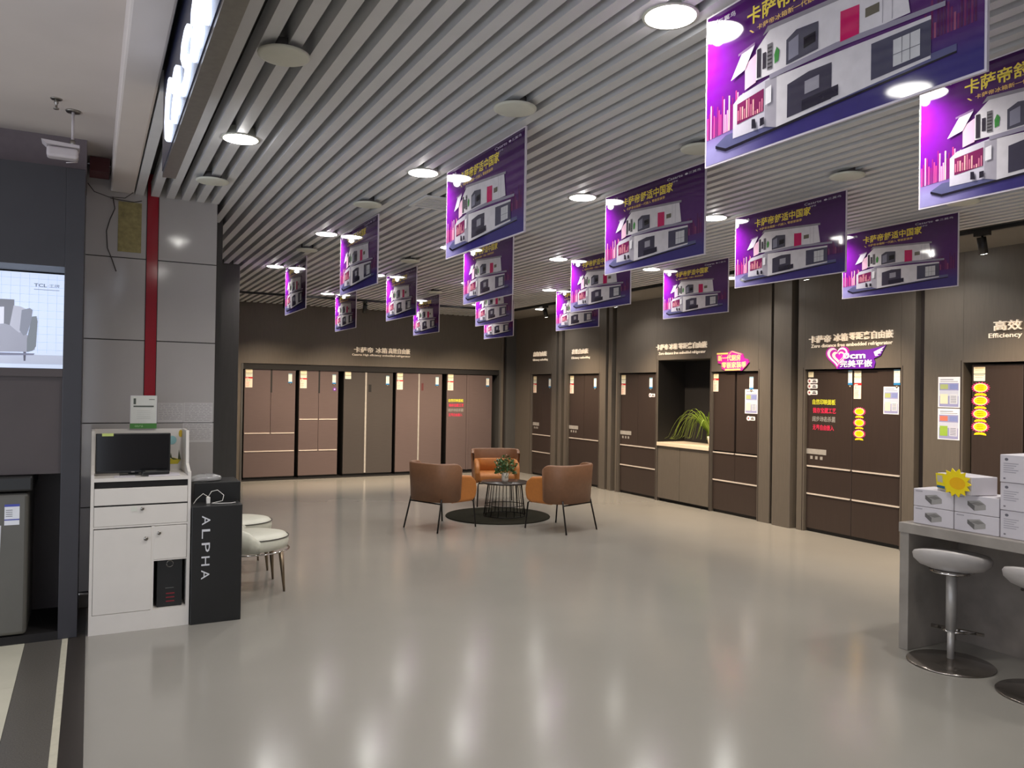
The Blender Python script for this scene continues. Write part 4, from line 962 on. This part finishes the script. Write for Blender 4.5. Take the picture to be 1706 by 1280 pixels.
# ------------------------------------------------------------------ niche plant with arching leaves
npt = thing('spider_plant', 'green plant with long arching leaves on the stone top in the wall niche', 'plant', (XR+0.24, 8.02, 0.836))
MB().lathe([(0.01, 0.0), (0.055, 0.0), (0.075, 0.10), (0.078, 0.125), (0.07, 0.125), (0.065, 0.11), (0.01, 0.11)], n=28).build('pot', 'pot', npt)
MB().lathe([(0.001, 0.105), (0.064, 0.11), (0.001, 0.112)], n=20).build('soil', 'soil', npt)
def leaf_mesh(L, H, droop, w_):
    vs = []; fs = []; n = 12
    for i in range(n+1):
        t_ = i/n; x_ = L*t_; z_ = max(H*(math.sin(PI*min(1, t_*0.62))*1.0) - droop*max(0, t_-0.4)**2, -0.07+0.02*t_)
        ww = w_*math.sin(PI*(0.08+0.92*t_))**0.6*(1-0.7*t_)+0.0006
        vs += [(x_, -ww, z_+0.002), (x_, 0, z_-0.002), (x_, ww, z_+0.002)]
    for i in range(n): fs += [(3*i, 3*i+1, 3*i+4, 3*i+3), (3*i+1, 3*i+2, 3*i+5, 3*i+4)]
    return MB().add(vs, fs, True)
protos = []
rr = random.Random(21)
for k in range(46):
    a = rr.uniform(0, 2*PI)
    if k % 3: a = rr.uniform(PI*0.36, PI*0.66)          # fuller towards the open side of the niche
    near_wall = math.sin(a) < -0.2
    L = rr.uniform(0.34, 0.74)*(0.30 if near_wall else 1.0)*(0.55 if abs(math.cos(a)) > 0.6 else 1.0)
    if math.cos(a) > 0.3: L = min(L, 0.2)
    key = k % 6
    if len(protos) < 6:
        o = leaf_mesh(0.30, 0.36+0.03*(k % 4), 0.9+0.35*(k % 3), 0.010).build('leaf', 'leaf', npt); protos.append(o)
    else:
        o = protos[key].copy(); C.objects.link(o); o.parent = npt
    o.location = (0.015*math.cos(a), 0.015*math.sin(a), 0.11); o.rotation_euler = (0, 0, a); o.scale = (L/0.30, 1, rr.uniform(0.75, 1.18))

# ------------------------------------------------------------------ marble counter, bar stools, cartons
ct = thing('counter', 'grey marble-patterned counter table with slab end and back panel', 'counter', (4.39, 3.12, 0), RW)
B(0.0, 2.6, 0.0, 0.72, 0.715, 0.775).build('tabletop', 'marble', ct, bevel=0.003)
B(0.0, 0.06, 0.012, 0.72, 0.0, 0.715).build('end_panel', 'marble', ct, bevel=0.003)
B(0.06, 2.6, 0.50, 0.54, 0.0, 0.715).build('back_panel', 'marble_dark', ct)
def bar_stool(label, loc, rz):
    t = thing('bar_stool', label, 'stool', loc, rz, 'white bar stools at the marble counter')
    MB().lathe([(0.01, 0.0), (0.225, 0.0), (0.232, 0.004), (0.225, 0.010), (0.10, 0.018), (0.035, 0.030), (0.01, 0.034)], n=56).build('base', 'stoolbase', t)
    MB().tube([(0, 0, 0.03), (0, 0, 0.20)], 0.019, 20).tube([(0, 0, 0.20), (0, 0, 0.535)], 0.028, 20).build('pole', 'pole', t)
    MB().tube([(-0.14, -0.14, 0.165), (0.14, -0.14, 0.165)], 0.011, 10).tube([(0.10, -0.14, 0.165), (0.02, 0, 0.185)], 0.009, 8).tube([(-0.10, -0.14, 0.165), (-0.02, 0, 0.185)], 0.009, 8).build('footrest', 'chrome', t)
    n = 40; m_ = MB(); vs = []; fs = []
    prof = [(0.02, 0.0), (0.10, 0.004), (0.165, 0.022), (0.200, 0.052), (0.206, 0.082), (0.196, 0.098), (0.17, 0.098), (0.11, 0.080), (0.02, 0.072)]
    for r_, z_ in prof:
        for j in range(n):
            a = 2*PI*j/n; up = max(0, math.sin(a))**1.4*0.055*(r_/0.206)**2
            vs.append((r_*1.0*math.cos(a), r_*0.93*math.sin(a), 0.535+z_+up))
    k_ = len(prof)
    for i in range(k_-1):
        for j in range(n): fs.append((i*n+j, i*n+(j+1) % n, (i+1)*n+(j+1) % n, (i+1)*n+j))
    fs += [tuple(range(n-1, -1, -1)), tuple((k_-1)*n+j for j in range(n))]
    m_.add(vs, fs, True).build('seat', 'seatgray', t)
    MB().lathe([(0.01, 0.525), (0.10, 0.525), (0.12, 0.538), (0.01, 0.54)], n=30).build('seat_ring', 'chrome', t)
    return t
bs = bar_stool('white round bar stool with chrome pole at the end of the marble counter', (4.42, 2.80, 0), 1.9)
dup(bs, (4.40, 2.27, 0), 1.7, 'white bar stool closer to the camera, second from the counter end')
def carton(label, y, z, w_, h, xf=4.445, d=0.20, rz=RW, kind=0, loc=None, group='white cartons stacked on the counter'):
    t = thing('carton', label, 'carton', loc or (xf, y, z), rz, group)
    B(0.0015, w_-0.0015, 0.0, d, 0.0005, h-0.001).build('box', 'carton', t, bevel=0.003)
    m_ = MB()
    if kind == 0:
        cx, cz = w_*0.5, h*0.5
        m_.rgb(150, 146, 142).flat([(cx-0.05, cz-0.005), (cx-0.01, cz-0.035), (cx+0.055, cz-0.02), (cx+0.055, cz+0.005), (cx+0.02, cz+0.028), (cx-0.05, cz+0.018)], -0.0006)
        m_.rgb(96, 92, 90).flat([(cx-0.05, cz-0.005), (cx-0.01, cz-0.035), (cx-0.008, cz-0.006), (cx-0.05, cz+0.018)], -0.001)
        m_.rgb(120, 116, 112).flat([(cx-0.035, cz+0.006), (cx+0.012, cz-0.002), (cx+0.05, cz+0.010), (cx+0.01, cz+0.02)], -0.0014)
        m_.rgb(150, 145, 150).rect(0.015, 0.06, h-0.018, h-0.012, -0.0006)
    else:
        m_.rgb(96, 92, 100).flat([(0.036+0.010*math.cos(2*PI*i/12), h-0.026+0.008*math.sin(2*PI*i/12)) for i in range(12)], -0.0006)
        m_.rgb(150, 146, 152)
        for k in range(5): m_.rect(0.02, 0.10-0.012*(k % 3), h-0.05-k*0.012, h-0.046-k*0.012, -0.0006)
        m_.rgb(110, 106, 112).rect(0.02, 0.032, 0.018, 0.026, -0.0006)
    m_.build('box_print', 'print', t, color=True)
    return t
T = 0.7755
carton('lower white carton with product picture at the counter end', 3.062, T, 0.255, 0.106)
carton('upper white carton with product picture at the counter end', 3.062, T+0.1065, 0.255, 0.106)
carton('lower white carton with product picture beside the tall stack', 2.805, T, 0.258, 0.106)
carton('upper white carton with product picture beside the tall stack', 2.805, T+0.1065, 0.258, 0.106)
for k, nm in enumerate(('bottom', 'middle', 'top')):
    carton(nm + ' carton of the tall stack printed with small text lines', 2.545, T+0.1535*k, 0.34, 0.153, xf=4.445+0.004*(1-k), d=0.26, kind=1)
tc = carton('single white carton lying askew across the four picture cartons', 0, 0, 0.27, 0.105, d=0.17, rz=RW-0.30, kind=2, loc=(4.475, 2.93, T+0.214))
st = thing('price_star', 'yellow star-shaped price card leaning on the askew white carton', 'price card', (4.45, 2.925, T+0.213), RW-0.28)
MB().rgb(236, 210, 20).prism(burst_pts(0.16, 0.064, 0.118, 0.084, 14, 0.74), -0.004, 0).build('star_card', 'print', st, color=True)
MB().rgb(232, 176, 16).flat([(0.175+0.06*math.cos(PI*i/12), 0.062+0.035*math.sin(PI*i/12)) for i in range(24)], -0.0045).build('star_centre', 'print', st, color=True)
MB().rgb(226, 206, 30).prism([(0.02, 0.02), (0.085, 0.015), (0.078, 0.108), (0.008, 0.105)], -0.006, -0.002).rgb(40, 90, 130).flat([(0.02, 0.022), (0.084, 0.018), (0.083, 0.034), (0.019, 0.036)], -0.0065).rgb(186, 178, 160).flat([(0.024, 0.056), (0.066, 0.054), (0.062, 0.094), (0.02, 0.094)], -0.0065).build('small_card', 'print', st, color=True)
